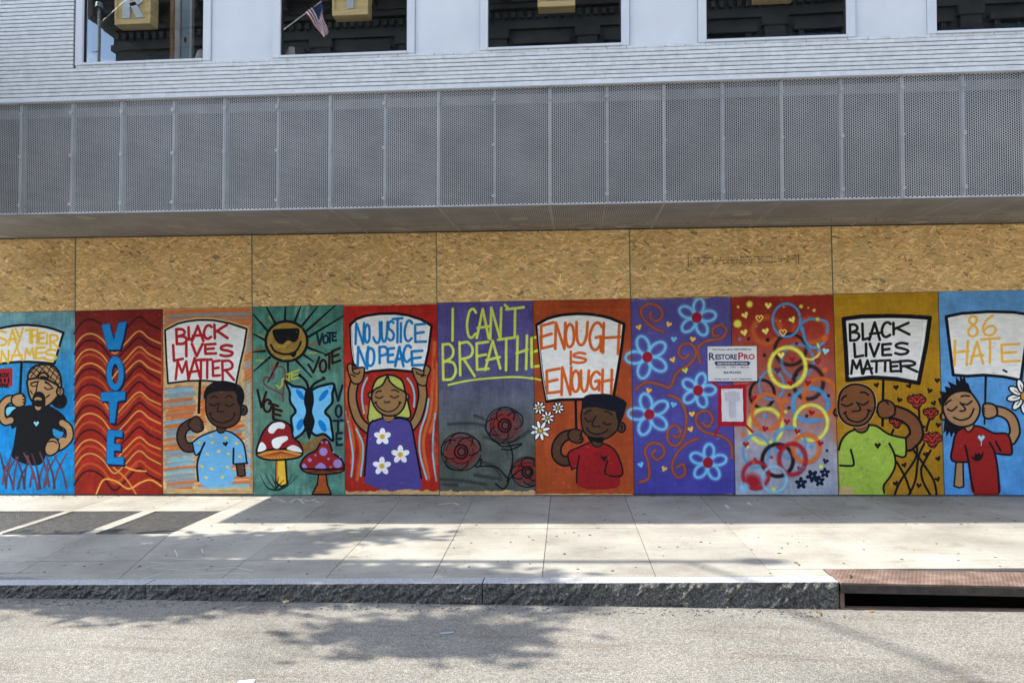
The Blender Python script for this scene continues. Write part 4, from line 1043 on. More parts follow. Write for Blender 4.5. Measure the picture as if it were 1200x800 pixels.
def image_mat(name, im, rough=.55, bump=.15, gain=1.0, bscale=35, stretch=(1,1,1)):
    m, nt, b = new_mat(name)
    t = N(nt, 'ShaderNodeTexImage'); t.image = im; t.extension = 'EXTEND'
    uv = N(nt, 'ShaderNodeUVMap'); L(nt, uv, 'UV', t, 'Vector')
    if gain != 1.0:
        g = N(nt, 'ShaderNodeMixRGB', _blend_type='MULTIPLY', Fac=1); g.inputs['Color2'].default_value = (gain,gain,gain,1)
        L(nt, t, 'Color', g, 'Color1'); L(nt, g, 'Color', b, 'Base Color')
    else: L(nt, t, 'Color', b, 'Base Color')
    b.inputs['Roughness'].default_value = rough
    b.inputs['Specular IOR Level'].default_value = .12
    geo = N(nt, 'ShaderNodeNewGeometry'); mp = N(nt, 'ShaderNodeMapping'); mp.inputs['Scale'].default_value = stretch
    L(nt, geo, 'Position', mp, 'Vector')
    n2 = N(nt, 'ShaderNodeTexNoise', Scale=bscale, Detail=6, Roughness=.6); L(nt, mp, 'Vector', n2, 'Vector')
    bp = N(nt, 'ShaderNodeBump', Strength=bump, Distance=.003); L(nt, n2, 'Fac', bp, 'Height'); L(nt, bp, 'Normal', b, 'Normal')
    return m
M['mural'] = image_mat('mural paint', make_image('mural', G.a), .7, .25, 1.22, 40, (1,1,3))

# ------------------------------------------------------------------ raw strand board, painted here flake by flake
def osb_canvas(wm, hm, seed, stamp=False):
    s = 330; w, h = int(wm*s), int(hm*s)
    r = np.random.default_rng(seed)
    c = Canvas(w, h, (194,160,112))
    c.a *= (.93+.14*fbm(h, w, 90, 4, seed))[..., None]
    n = int(w*h/62)
    pal = np.array([(214,183,128),(206,173,118),(196,162,108),(226,197,146),(184,148,96),(202,168,114),(190,155,102),(212,180,124)], np.float32)/255.
    for i in range(n):
        L_ = r.uniform(10, 46); W_ = r.uniform(1.0, 4.0); a = r.normal(0, .5)
        cx, cy = r.uniform(0, w), r.uniform(0, h)
        m = int(L_/2+4); x0, x1 = max(0,int(cx)-m), min(w,int(cx)+m); y0, y1 = max(0,int(cy)-m), min(h,int(cy)+m)
        if x1 <= x0 or y1 <= y0: continue
        X = np.arange(x0, x1)[None]-cx; Y = np.arange(y0, y1)[:, None]-cy
        ca, sa = math.cos(a), math.sin(a)
        U = X*ca+Y*sa; Vv = -X*sa+Y*ca
        al = np.clip(.5+(W_-abs(Vv)), 0, 1)*np.clip(.5+(L_/2-abs(U)), 0, 1)*.75
        col = pal[r.integers(len(pal))]*r.uniform(.92,1.06)
        reg = c.a[y0:y1, x0:x1]
        reg += (col*r.uniform(.86,1.1)-reg)*al[..., None]
        # dark lower edge of the flake
        ed = np.clip(1-abs(Vv-W_)/1.1, 0, 1)*np.clip(.5+(L_/2-abs(U)), 0, 1)*max(0, r.uniform(-.25,.55))
        reg += (np.array((.45,.31,.17), np.float32)-reg)*ed[..., None]
    for i in range(int(wm*hm*46)):       # knots and grey dead flakes
        cx, cy = r.uniform(0, w), r.uniform(0, h); a = r.normal(.2, .45); L_ = r.uniform(4, 24)
        dx, dy = math.cos(a)*L_/2, math.sin(a)*L_/2
        c.stroke([(cx-dx,cy-dy),(cx+dx,cy+dy)], r.uniform(.8, 2.8), [(92,70,48),(112,92,70),(120,80,46)][r.integers(3)], 1, r.uniform(.5,.95))
    for i in range(3):                  # a few big grey flakes
        cx, cy = r.uniform(20, w-20), r.uniform(30, h-30); a = r.normal(.1, .3)
        c.stroke([(cx-9*math.cos(a),cy-9*math.sin(a)),(cx+9*math.cos(a),cy+9*math.sin(a))], r.uniform(3,6.5), (112,100,82), 1.2, .8)
    st_ = fbm(h, w, 160, 3, seed+9)
    c.a *= (1-.07*np.clip((st_-.54)*4, 0, 1))[..., None]
    for gx in np.arange(.12, wm, .2):    # nail heads in rows
        for gz in (.12, .42):
            if r.random() < .6:
                x = (gx+r.uniform(-.02,.02))*s; y = (gz+r.uniform(-.02,.02))*s
                c.stroke([(x,y),(x+.1,y)], 2.3, (60,40,26), 1.2)
    if stamp:
        x0, x1, y0 = .74*s, 2.02*s, .50*s
        for x in (x0-8, x1+8): c.stroke([(x,y0-6),(x,y0+34)], 1.3, (50,42,36), .8)
        for row in range(3):
            x = x0
            while x < x1:
                l = r.uniform(3, 16); y = y0+row*11
                if r.random() < (.85 if row < 2 else .55):
                    for q in np.arange(x, x+l, 3.1): c.stroke([(q,y+r.uniform(-3.5,0)),(q+r.uniform(0,2),y+r.uniform(1,4.5))], .9, (46,38,32), .7, r.uniform(.5,1))
                x += l+r.uniform(2, 7)
    np.clip(c.a, .01, .97, out=c.a)
    return c.a
# ------------------------------------------------------------------ ground
def zk(x):                      # the pavement climbs along the kerb
    return .0145*max(-9, min(9, x))+.005
def zs(x, y):
    return zk(x)*min(1, max(0, -y/3.6))
ROAD_Z = -.153
road = MB().box(-250, 250, -14.2, -3.70, ROAD_Z-.3, ROAD_Z).build('road', M['asphalt']); tag(road, kind='structure')
far_g = MB().box(-600, 600, -600, 600, ROAD_Z-.8, ROAD_Z-.31).build('ground', M['concrete']); tag(far_g, kind='structure')
far_w = MB().box(-250, 250, -19.3, -14.2, ROAD_Z-.3, -.02).build('far_pavement', M['concrete']); tag(far_w, kind='structure')
side_g = MB().box(-250, -12.4, -3.6, 60, -.3, -.06).build('side_pavement', M['concrete']); tag(side_g, kind='structure')

base = MB()
xs_ = [-12.4, -6, 0, 6, 14]
for a, b in zip(xs_[:-1], xs_[1:]):
    for ya, yb in ((.02, -.95), (-2.06, -3.4)):
        d = .016
        base.hexa([(a,yb,-.3),(b,yb,-.3),(b,ya,-.3),(a,ya,-.3),(a,yb,zs(a,yb)-d),(b,yb,zs(b,yb)-d),(b,ya,zs(b,ya)-d),(a,ya,zs(a,ya)-d)])
d = .016
for a, b in ((-12.4,-6.40),(-5.55,-5.45),(-4.58,-4.42),(-3.62,0),(0,6),(6,14)):
    base.hexa([(a,-2.06,-.3),(b,-2.06,-.3),(b,-.95,-.3),(a,-.95,-.3),(a,-2.06,zs(a,-2.06)-d),(b,-2.06,zs(b,-2.06)-d),(b,-.95,zs(b,-.95)-d),(a,-.95,zs(a,-.95)-d)])
for a, b in ((-12.4,0),(0,2.41),(5.65,14)):
    base.hexa([(a,-3.6,-.3),(b,-3.6,-.3),(b,-3.4,-.3),(a,-3.4,-.3),(a,-3.6,zk(a)-d),(b,-3.6,zk(b)-d),(b,-3.4,zs(b,-3.4)-d),(a,-3.4,zs(a,-3.4)-d)])
walk = base.build('sidewalk', M['mortar']); tag(walk, kind='structure')

def slab(quad):
    """quad: back-left, back-right, front-right, front-left (x, y)"""
    (ax,ay),(bx_,by),(cx,cy),(dx,dy) = quad
    g = .0028
    ax += g; dx += g; bx_ -= g; cx -= g; ay -= g; by -= g; cy += g; dy += g
    t = random.uniform(-.0012, .0012)
    m = MB(); lo = -.028
    m.hexa([(dx,dy,zs(dx,dy)+lo),(cx,cy,zs(cx,cy)+lo),(bx_,by,zs(bx_,by)+lo),(ax,ay,zs(ax,ay)+lo),(dx,dy,zs(dx,dy)+t),(cx,cy,zs(cx,cy)+t),(bx_,by,zs(bx_,by)+t),(ax,ay,zs(ax,ay)+t)])
    m.build('paving_slab', M['concrete'], walk)

JT = [(-11.2,-10.9),(-10.2,-9.9),(-9.3,-8.95),(-8.35,-7.95),(-7.43,-7.0),(-6.48,-6.05),(-5.5,-5.08),(-4.5,-4.15),(-3.62,-3.18),(-2.57,-2.32),(-1.66,-1.46),(-.76,-.60),(.19,.255),(1.10,1.12),(2.01,2.0),(3.02,3.05),(3.90,3.95),(4.82,4.88),(5.74,5.8),(6.66,6.72),(7.6,7.6),(8.5,8.5),(9.4,9.4),(10.4,10.4),(11.4,11.4),(12.4,12.4)]
def jx(j, y):
    t = -y/3.6
    if j[0] <= -3.6 and j[0] >= -6.5: t = 0 if y > -2.06 else (-y-2.06)/1.54
    return j[0]+(j[1]-j[0])*t
for j0, j1 in zip(JT[:-1], JT[1:]):
    if j1[0] <= -6.4: rows = [0,-1.25,-3.05,-3.6]
    elif j1[0] <= -3.6: rows = [0,-.95,None,-2.06,-3.05,-3.6]
    elif j0[0] <= -3.6: rows = [0,-2.06,-3.05,-3.6]
    elif j1[0] <= -1.4: rows = [0,-1.25,-3.05,-3.6]
    elif j0[0] >= 2 and j1[0] <= 5.8: rows = [0,-1.86,-3.4]
    else: rows = [0,-1.86,-3.6]
    for a, b in zip(rows[:-1], rows[1:]):
        if a is None or b is None: continue
        slab([(jx(j0,a),a),(jx(j1,a),a),(jx(j1,b),b),(jx(j0,b),b)])
slab([(2.0,-3.4),(2.41,-3.4),(2.41,-3.6),(2.0,-3.6)])
for a, b in ((-6.48,-6.40),(-5.55,-5.45),(-4.58,-4.42)): slab([(a,-.95),(b,-.95),(b,-2.06),(a,-2.06)])

# kerb ---------------------------------------------------------------
kerb = MB().box(-12.4, 2.41, -3.70, -3.605, -.4, -.16).build('kerb', M['mortar']); tag(kerb, kind='structure')
def kerb_stone(x0, x1, seed):
    r = np.random.default_rng(seed)
    nx = max(6, int((x1-x0)/.028)); nz = 9
    hh = fbm(nz*6, nx*6, 12, 4, seed)[::6, ::6][:nz, :nx]
    h2 = r.random((nz, nx))
    v = []; f = []
    xs = np.linspace(x0+.004, x1-.004, nx)
    for i, x in enumerate(xs):
        top = zk(x)+.001
        for j in range(nz):
            t = j/(nz-1); z = -.22+(top+.22)*t
            y = -3.758-(hh[j, i]-.5)*.038-(h2[j, i]-.5)*.020
            if j == nz-1: y = -3.757+(h2[j,i]-.5)*.004
            if i in (0, nx-1): y = -3.752
            v.append((x, y, z))
        v.append((x, -3.603, top)); v.append((x, -3.603, -.22))
    st = nz+2
    for i in range(nx-1):
        for j in range(nz-1):
            a = i*st+j; f.append((a, a+st, a+st+1, a+1))
        a = i*st+nz-1; f.append((a, a+st, a+st+1, a+1))
        a = i*st+nz; f.append((a, a+st, a+st+1, a+1))
    for i in (0, nx-1):
        q = [i*st+k for k in range(st)]
        f.append(tuple(q) if i == 0 else tuple(q[::-1]))
    me = bpy.data.meshes.new('kerb_stone'); me.from_pydata(v, [], f)
    me.materials.append(M['granite']); me.materials.append(M['kerb_top'])
    for p in me.polygons:
        if p.normal.z > .9 or p.normal.z < -.9: p.material_index = 1
    o = bpy.data.objects.new('kerb_stone', me); COL.objects.link(o); o.parent = kerb
for i, (a, b) in enumerate(((-12.3,-8.1),(-8.1,-5.5),(-5.5,-2.86),(-2.86,-.19),(-.19,2.415),(5.66,8.4),(8.4,11.5))): kerb_stone(a, b, 20+i)

# storm drain ----------------------------------------------------------
dr = empty('storm_drain', (2.42, -3.6, -.15)); tag(dr, 'rusty steel lid over a long dark kerbside storm drain opening', 'storm drain')
def dl(x): return x-2.42
m = MB(); x0, x1 = 2.425, 5.65
def dz(x): return .037+.15-(x-2.42)*.0085
m.hexa([(dl(x0),-.16,dz(x0)-.012),(dl(x1),-.16,dz(x1)-.012),(dl(x1),.198,dz(x1)-.008),(dl(x0),.198,dz(x0)-.008),(dl(x0),-.16,dz(x0)),(dl(x1),-.16,dz(x1)),(dl(x1),.198,dz(x1)+.004),(dl(x0),.198,dz(x0)+.004)])
lid = m.build('cover_plate', M['rust'], dr)
m = MB()
for i in range(110):
    for j in range(11):
        x = x0+.03+i*.029+(.0145 if j % 2 else 0); y = -.145+j*.032
        if x > x1-.02: continue
        z = dz(x)+(.004*(y+.16)/.358)
        s = 1 if (i+j) % 2 else -1
        m.box(dl(x)-.009, dl(x)+.009, y-.003, y+.003, z-.001, z+.0022)
t_ = m.build('tread', M['rust'], lid); t_['kind'] = 'stuff'
m = MB(); m.hexa([(dl(x0),-.163,dz(x0)-.072),(dl(x1),-.163,dz(x1)-.072),(dl(x1),-.13,dz(x1)-.072),(dl(x0),-.13,dz(x0)-.072),(dl(x0),-.163,dz(x0)-.0125),(dl(x1),-.163,dz(x1)-.0125),(dl(x1),-.13,dz(x1)-.0125),(dl(x0),-.13,dz(x0)-.0125)])
m.build('edge_beam', M['drain_dark'], dr)
MB().box(.0,.028,-.158,-.12,-.002,.114).build('side_bracket', M['rust'], dr)
MB().box(.0,dl(x1),.196,.21,-.5,.14).box(.0,dl(x1),-.1,.2,-.5,-.45).box(dl(x1)-.02,dl(x1),-.1,.2,-.5,.1).box(-.006,-.001,-.1,.2,-.5,.1).build('pit', M['black'], dr)
MB().box(.0,dl(x1),-.165,-.10,-.05,.004).build('gutter_lip', M['rust'], dr)
for sx in (1.9, 2.7): MB().box(sx,sx+.1,-.02,.04,-.45,.112).build('support', M['drain_dark'], dr)

# gratings ---------------------------------------------------------------
def grating_mesh(w, dp):
    m = MB()
    n = int(w/.022)
    for i in range(n+1):
        x = i*w/n
        m.box(x-.0035, x+.0035, -dp, 0, -.034, 0)
    k = int(dp/.055)
    for j in range(k+1):
        y = -dp*j/k
        m.box(0, w, y-.0045, y+.0045, -.014, .0012)
    return m
gl_lab = ['grating in the pavement nearest the red VOTE board, rightmost of three', 'middle steel pavement grating of three below the blue board', 'leftmost steel pavement grating cut off by the picture edge']
for i, (a, b) in enumerate(((-4.415,-3.625),(-5.445,-4.585),(-6.395,-5.555))):
    e = empty('pavement_grating', (a, -.955, zs(a,-1.5)-.004)); tag(e, gl_lab[i], 'grating', 'steel gratings let into the pavement')
    w = b-a; dp = 1.10
    b_ = grating_mesh(w-.02, dp-.02).build('grating_bars', M['grate'], e, loc=(.01,-.01,0)); b_['kind'] = 'stuff'
    MB().box(0,w,-.009,0,-.05,.004).box(0,w,-dp,-dp+.009,-.05,.004).box(0,.009,-dp+.009,-.009,-.05,.004).box(w-.009,w,-dp+.009,-.009,-.05,.004).build('frame', M['grate'], e)
    MB().box(0,w,-dp,0,-.9,-.85).box(0,w,-.02,-.001,-.85,-.05).box(0,w,-dp+.001,-dp+.02,-.85,-.05).box(.001,.02,-dp+.02,-.02,-.85,-.05).box(w-.02,w-.001,-dp+.02,-.02,-.85,-.05).build('pit', M['black'], e)

# chalk marks and bits of litter on the pavement and road -------------------
def ground_point(u, v, z=0.0):
    d = ROTM @ np.array([(u-600)/CAM_F, -(v-400)/CAM_F, -1.0]); t = (z-CPOS[2])/d[2]
    return CPOS+t*d
def ribbon(lines, wd, z0, fz):
    v = []; f = []
    for pts in lines:
        P = smooth(pts, False, 5) if len(pts) > 2 else np.array(pts, float)
        P = np.array([ground_point(a, b, 0)[:2] for a, b in P])
        n0 = len(v)
        for i, p in enumerate(P):
            a = P[max(i-1,0)]; b = P[min(i+1,len(P)-1)]; dd = b-a; dd = dd/(np.hypot(*dd)+1e-6); nn = np.array((-dd[1], dd[0]))*wd/2
            for s in (1,-1):
                q = p+nn*s; v.append((q[0], q[1], fz(q[0], q[1])+z0))
        for i in range(len(P)-1): f.append((n0+2*i, n0+2*i+1, n0+2*i+3, n0+2*i+2))
    return v, f
ch_lines = [[(176,654),(200,655),(246,655)],[(192,649),(220,651),(250,650)],[(162,662),(185,657),(204,657)],[(166,672),(190,667)],[(205,640),(208,648)],[(236,639),(238,644)],
            [(178,660),(215,663),(245,660)],[(230,668),(260,667),(292,668)],[(250,663),(275,661),(296,665)],[(270,658),(300,656)],[(230,630),(260,627)],[(262,628),(290,624)],[(300,610),(330,604)]]
v_, f_ = ribbon(ch_lines, .008, .0022, zs)
me = bpy.data.meshes.new('chalk_drawing'); me.from_pydata(v_, [], f_)
ck = link_mesh('chalk_drawing', me, M['chalk']); tag(ck, 'faint white chalk scrawl on the shaded pavement near the kerb', 'chalk drawing'); ck['kind'] = 'stuff'
me = bpy.data.meshes.new('chalk_smears')
v_, f_ = ribbon([[(308,585),(318,583.6),(332,585.5)],[(312,588),(325,586),(335,588)],[(352,584),(362,586),(370,584)],[(355,588),(366,586),(374,588)],[(340,588),(348,584),(356,589)],[(514,591),(530,589),(537,591)],[(850,592),(854,596)],[(876,589),(880,592)]], .03, .0022, zs)
me.from_pydata(v_, [], f_); cs = link_mesh('chalk_smears', me, M['chalk']); cs['kind'] = 'stuff'; tag(cs, 'white paint smears on the pavement at the foot of the green board', 'paint smears')
pt = [ground_point(a, b, ROAD_Z) for a, b in ((280,798.2),(299,796),(290,811),(268,813))]
mk = MB(); mk.hexa([tuple(pt[3][:2])+(ROAD_Z-.002,), tuple(pt[2][:2])+(ROAD_Z-.002,), tuple(pt[1][:2])+(ROAD_Z-.002,), tuple(pt[0][:2])+(ROAD_Z-.002,), tuple(pt[3][:2])+(ROAD_Z+.004,), tuple(pt[2][:2])+(ROAD_Z+.004,), tuple(pt[1][:2])+(ROAD_Z+.004,), tuple(pt[0][:2])+(ROAD_Z+.004,)])
rm = mk.build('road_marking', M['flag_white']); tag(rm, kind='structure')
def scrap(name, u, v, z, sx, sy, mat, label, rot=0, h=.006):
    p = ground_point(u, v, z)
    m = MB(); m.poly([(-sx,-sy,0),(sx*.8,-sy*.9,0),(sx,sy*.4,0),(sx*.3,sy,0),(-sx*.9,sy*.7,0)], h, (0,0,1))
    o = m.build(name, M[mat], fix=True); o.location = (p[0], p[1], z+.001); o.rotation_euler = (R(random.uniform(-6,6)), R(random.uniform(-6,6)), R(rot)); tag(o, label, 'litter')
scrap('paper_scrap', 493, 706, ROAD_Z, .03, .018, 'white_print', 'small white scrap of paper in the gutter under the kerb', 20, .01)
scrap('plastic_scrap', 524, 742, ROAD_Z, .05, .012, 'blue_panel', 'thin pale teal scrap lying on the shaded road', 5)
scrap('fallen_leaf', 335, 705, ROAD_Z, .022, .03, 'crate', 'small tan leaf lying against the kerb', 40, .012)
scrap('fallen_leaf', 1021, 716.5, ROAD_Z, .02, .012, 'wood', 'orange leaf by the storm drain opening', 10)
def twig(u0, v0, u1, v1, z, label):
    a = ground_point(u0, v0, z); b = ground_point(u1, v1, z)
    m = MB(); m.tube([(0,0,.008),tuple((Vector(b)-Vector(a))*.5+Vector((.006,0,.014))),tuple(Vector(b)-Vector(a)+Vector((0,0,.007)))], [.006,.007,.004], 6)
    o = m.build('twig', M['bark'], fix=True); o.location = (a[0], a[1], z); tag(o, label, 'twig')
twig(955, 715, 962, 722, ROAD_Z, 'dark twig on the road by the kerb end')
twig(931, 659.5, 936, 663, zs(2.2,-3.1), 'dark twig on the sunny pavement above the storm drain')
twig(994, 673, 996, 678, .036, 'dark twig lying on the rusty drain lid')

def specks(name, n, area, size, zf, mat, lab, cat, seed, h=.0016, near_wall=False):
    r = random.Random(seed); m = MB()
    for i in range(n):
        x = r.uniform(area[0], area[1]); y = r.uniform(area[2], area[3])
        if near_wall: y = -abs(r.gauss(.0, .06))-.012
        if -6.45 < x < -3.6 and -2.1 < y < -.9: continue
        s = r.uniform(*size); a = r.uniform(0, 6.28); k = r.uniform(.5, 1)
        pts = []
        for q in range(7):
            t = 2*math.pi*q/7; rr = s*r.uniform(.75, 1.15)
            u = rr*math.cos(t); w = rr*k*math.sin(t)
            px, py = x+u*math.cos(a)-w*math.sin(a), y+u*math.sin(a)+w*math.cos(a)
            pts.append((px, py, zf(px, py)+.0014))
        m.poly(pts, h, (0,0,1))
    o = m.build(name, M[mat]); tag(o, lab, cat, kind='stuff')
specks('gum_spots', 260, (-7,6,-3.55,-.1), (.007,.017), zs, 'gum', 'dark flattened gum spots all over the pavement', 'gum spots', 4)
specks('wall_foot_grit', 230, (-7.2,6.2,-.1,0), (.004,.011), zs, 'mortar', 'small grit and crumbs gathered along the foot of the boards', 'grit', 6, .006, True)
specks('gutter_grit', 300, (-6,2.4,-3.95,-3.80), (.004,.012), lambda x,y: ROAD_Z, 'mortar', 'grit and crumbs lying in the gutter along the kerb', 'grit', 9, .006)
# ------------------------------------------------------------------ boarded wall
def uv_mesh(name, v, f, fn):
    me = bpy.data.meshes.new(name); me.from_pydata(v, [], f); me.update()
    uvl = me.uv_layers.new(name='UVMap')
    for lp in me.loops:
        uvl.data[lp.index].uv = fn(me.vertices[lp.vertex_index].co)
    return me

BL_LAB = ['blue board with a bearded man in a backwards cap under SAY THEIR NAMES',
 'dark red board with wavy lines and VOTE in big blue letters',
 'orange and grey scribbled board with a boy in a light blue dotted shirt',
 'green painted board with a sun in sunglasses, a blue butterfly and two red mushrooms',
 'red board with a blonde girl in violet lifting a NO JUSTICE NO PEACE placard',
 "purple to grey board reading I CAN'T BREATHE above dark red roses",
 'orange brown board with a man in a red shirt under an ENOUGH IS ENOUGH placard',
 'violet board with light blue sprayed flowers and brown swirls',
 'red to grey board covered in sprayed coloured rings and small hearts',
 'mustard yellow board with a bald man in a lime green shirt among roses',
 'light blue board with a spiky haired kid in red under 86 HATE']
boards = []
for k in range(11):
    x0 = MX0+k*1.22+.0022; x1 = MX0+(k+1)*1.22-.0022; xc = (x0+x1)/2
    dy = random.uniform(-.0015, .0015)
    zt = MH-random.uniform(.0, .006)
    m = MB().box(x0-xc, x1-xc, dy, .018, random.uniform(.008,.024), zt)
    me = uv_mesh('mural_board', m.v, m.f, lambda c, xc=xc: ((c.x+xc-MX0)/(MX1-MX0), c.z/MH))
    o = link_mesh('mural_board', me, M['mural'], loc=(xc, 0, 0))
    tag(o, BL_LAB[k], 'mural board', 'painted boards along the boarded up shopfront')
    boards.append((o, xc, x0, x1, dy))
cnt = {}
for (k, name, pts, label, rib, rad) in OUT:
    o, xc, x0, x1, dy = boards[k]
    i = cnt.get(k, 0); cnt[k] = i+1
    y0 = dy-.0006-.00035*i
    cl = lambda p: (min(max(p[0], x0+.002), x1-.002)-xc, min(max(p[1], .02), MH-.012))
    v = []; f = []
    if rib:
        P = np.array(pts); n = len(P)
        for a in range(n):
            d0 = P[(a+1) % n]-P[(a-1) % n]; d0 = d0/(np.hypot(*d0)+1e-6); nn = np.array((-d0[1], d0[0]))*rad
            for s in (1, -1):
                q = cl(P[a]+nn*s)
                v.append((q[0], y0, q[1]))
        for a in range(n):
            b = (a+1) % n; f.append((2*a, 2*a+1, 2*b+1, 2*b))
    else:
        q = []
        for p in pts:
            c = cl(p)
            if not q or abs(c[0]-q[-1][0])+abs(c[1]-q[-1][1]) > .0015: q.append(c)
        n = len(q)
        v = [(a, y0, b) for a, b in q]+[(a, dy, b) for a, b in q]
        ar = sum(q[i][0]*q[(i+1) % n][1]-q[(i+1) % n][0]*q[i][1] for i in range(n))
        front = tuple(range(n)) if ar > 0 else tuple(range(n))[::-1]
        f.append(front)
        for a in range(n):
            b = (a+1) % n; f.append((a, n+a, n+b, b) if ar > 0 else (a, b, n+b, n+a))
    me = uv_mesh(name, v, f, lambda c, xc=xc: ((c.x+xc-MX0)/(MX1-MX0), c.z/MH))
    if not rib:
        bm = bmesh.new(); bm.from_mesh(me); bmesh.ops.triangulate(bm, faces=[f_ for f_ in bm.faces if len(f_.verts) > 4], ngon_method='EAR_CLIP'); bm.to_mesh(me); bm.free()
    c = link_mesh(name, me, M['mural'], o)
    if label: c['label'] = label

OSB_LAB = {-8.54:'bare strand board at the far left, cut off by the picture edge','x':''}
osb_x = [(-7.32,-6.10,'raw strand board above the blue board at the far left'),(-6.10,-3.66,'raw strand board above the VOTE board and the scribbled board'),(-3.66,-1.22,'raw strand board above the sun board, with one dark grey flake'),(-1.22,1.22,"raw strand board above I CAN'T BREATHE and ENOUGH IS ENOUGH"),(1.22,3.66,'raw strand board with a black printed stamp above the flowers and rings'),(3.66,6.10,'raw strand board above the mustard and light blue boards at the right')]
for i, (a, b, lab) in enumerate(osb_x):
    arr = osb_canvas(b-a, .98, 40+i, stamp=(i == 4))
    mt = image_mat('strand board %s' % ('abcdefg'[i]), make_image('strand board %d' % i, arr), .75, .35, [1.28,1.42,1.36,1.45,1.38,1.5][i], 60)
    xc = (a+b)/2; g = .0045
    m = MB().box(a-xc+g, b-xc-g, random.uniform(-.001,.002), .016, 0, .98)
    me = uv_mesh('strand_board', m.v, m.f, lambda c, xc=xc, a=a, b=b: ((c.x+xc-a)/(b-a), c.z/.98))
    o = link_mesh('strand_board', me, mt, loc=(xc, 0, 2.4435)); tag(o, lab, 'strand board', 'raw strand boards above the mural')
    MB().box(a-xc-.004, a-xc+.0055, -.003, .014, 0, .97).build('painted_edge', M['green_edge'], o)
arr = osb_canvas(2.44, 2.44, 77)
mt = image_mat('plain strand board', make_image('plain strand board', arr), .75, .35, 1.22, 60)
for a in (6.10, 8.54):
    m = MB().box(.004, 2.436, 0, .016, .01, 3.42)
    me = uv_mesh('strand_board', m.v, m.f, lambda c: (c.x/2.44, (c.z/2.44) % 1.0 if c.z < 2.44 else c.z/3.42))
    o = link_mesh('strand_board', me, mt, loc=(a, 0, 0)); tag(o, 'full height plain strand board right beside the light blue 86 HATE board' if a < 7 else 'full height plain strand board at the far right end of the wall', 'strand board')

# notices fixed to the boards ------------------------------------------------
def wp(u, v, Y=0): 
    q = wall_point(u, v, Y); return Vector((q[0], Y, q[1]))
FONT_OBJ = []
def text_mesh(name, body, mat, parent, loc, size, width=None, offset=0.0, shear=0, ext=.0006, scale_y=1.0, align='CENTER'):
    cu = bpy.data.curves.new(name, 'FONT'); cu.body = body; cu.size = size; cu.align_x = align; cu.offset = offset; cu.extrude = ext; cu.shear = shear; cu.resolution_u = 3
    t = bpy.data.objects.new(name, cu); COL.objects.link(t)
    dg = bpy.context.evaluated_depsgraph_get(); dg.update()
    me = bpy.data.meshes.new_from_object(t.evaluated_get(dg)); me.name = name
    bpy.data.objects.remove(t)
    xs = [v.co.x for v in me.vertices]
    w = max(xs)-min(xs); k = (width/w) if width else 1
    for v in me.vertices: v.co.x *= k; v.co.y *= scale_y
    me.materials.clear()
    o = link_mesh(name, me, M[mat], parent, loc, (R(90), 0, 0))
    return o
tl, tr, br_, bl_ = wp(829,405.0,-.012), wp(886.5,406.3,-.012), wp(887.5,446.2,-.012), wp(830,446.4,-.012)
sw_ = (tr.x-tl.x+br_.x-bl_.x)/2; shh = (tl.z-bl_.z+tr.z-br_.z)/2; cx_ = (tl.x+tr.x+bl_.x+br_.x)/4; cz_ = (tl.z+tr.z+bl_.z+br_.z)/4
sg = MB().box(-sw_/2, sw_/2, -.002, .003, -shh/2, shh/2).build('yard_sign', M['white_plastic'], loc=(cx_, -.010, cz_), rot=(0, R(.5), 0), bevel=.0008)
tag(sg, 'white contractor sign with navy and red lettering fixed across the violet and ringed boards', 'sign')
W_ = sw_; H_ = shh; Y_ = -.0027
text_mesh('printed_text', 'This Home will be RESTORED by', 'black_print', sg, (-.01*W_, Y_, .385*H_), .030, W_*.80, .0006)
text_mesh('printed_text', 'R', 'navy', sg, (-.425*W_, Y_, .11*H_), .125, W_*.125, .003)
text_mesh('printed_text', 'ESTORE', 'navy', sg, (-.125*W_, Y_, .125*H_), .088, W_*.44, .003)
text_mesh('printed_text', 'P', 'red_print', sg, (.17*W_, Y_, .11*H_), .125, W_*.11, .003)
text_mesh('printed_text', 'RO', 'red_print', sg, (.345*W_, Y_, .125*H_), .088, W_*.22, .003)
MB().poly([(x*W_, Y_, z*H_) for x, z in ((-.36,.065),(.34,.065),(.37,.01),(.33,-.055),(-.33,-.055),(-.36,0))], .0006, (0,-1,0)).build('blue_banner', M['navy'], sg, fix=True)
text_mesh('printed_text', 'RECONSTRUCTION', 'white_print', sg, (-.0*W_, Y_-.0009, -.028*H_), .036, W_*.60, .0008)
text_mesh('printed_text', 'WATER  \u2022  FIRE  \u2022  MOLD', 'black_print', sg, (0, Y_, -.125*H_), .024, W_*.68, .0003)
text_mesh('printed_text', '866.952.6556', 'black_print', sg, (0, Y_, -.28*H_), .036, W_*.36, .0010)
text_mesh('printed_text', 'Family owned.  Local.  Independent.', 'black_print', sg, (.02*W_, Y_, -.455*H_), .026, W_*.76, .0004)
for sx in (-.46, .46): MB().tube([(sx*W_,-.0095,.45*H_),(sx*W_,-.002,.45*H_)], .004, 8).build('screw', M['bolt'], sg, fix=True)
tl, tr, br_, bl_ = wp(845,454.8), wp(870.3,455.8), wp(871,493.2), wp(846,494.0)
pw = (tr.x-tl.x+br_.x-bl_.x)/2; ph = (tl.z-bl_.z+tr.z-br_.z)/2; px_ = (tl.x+tr.x+bl_.x+br_.x)/4; pz_ = (tl.z+tr.z+bl_.z+br_.z)/4
n_ = 9; v = []; f = []
for i in range(n_):
    for j in range(n_):
        a, b = i/(n_-1)-.5, j/(n_-1)-.5
        v.append((a*pw+.002*math.sin(b*14)*(abs(a) > .45), -.0062-.0022*math.sin(a*7+b*4)*math.cos(b*5), b*ph+.002*math.sin(a*12)*(abs(b) > .45)))
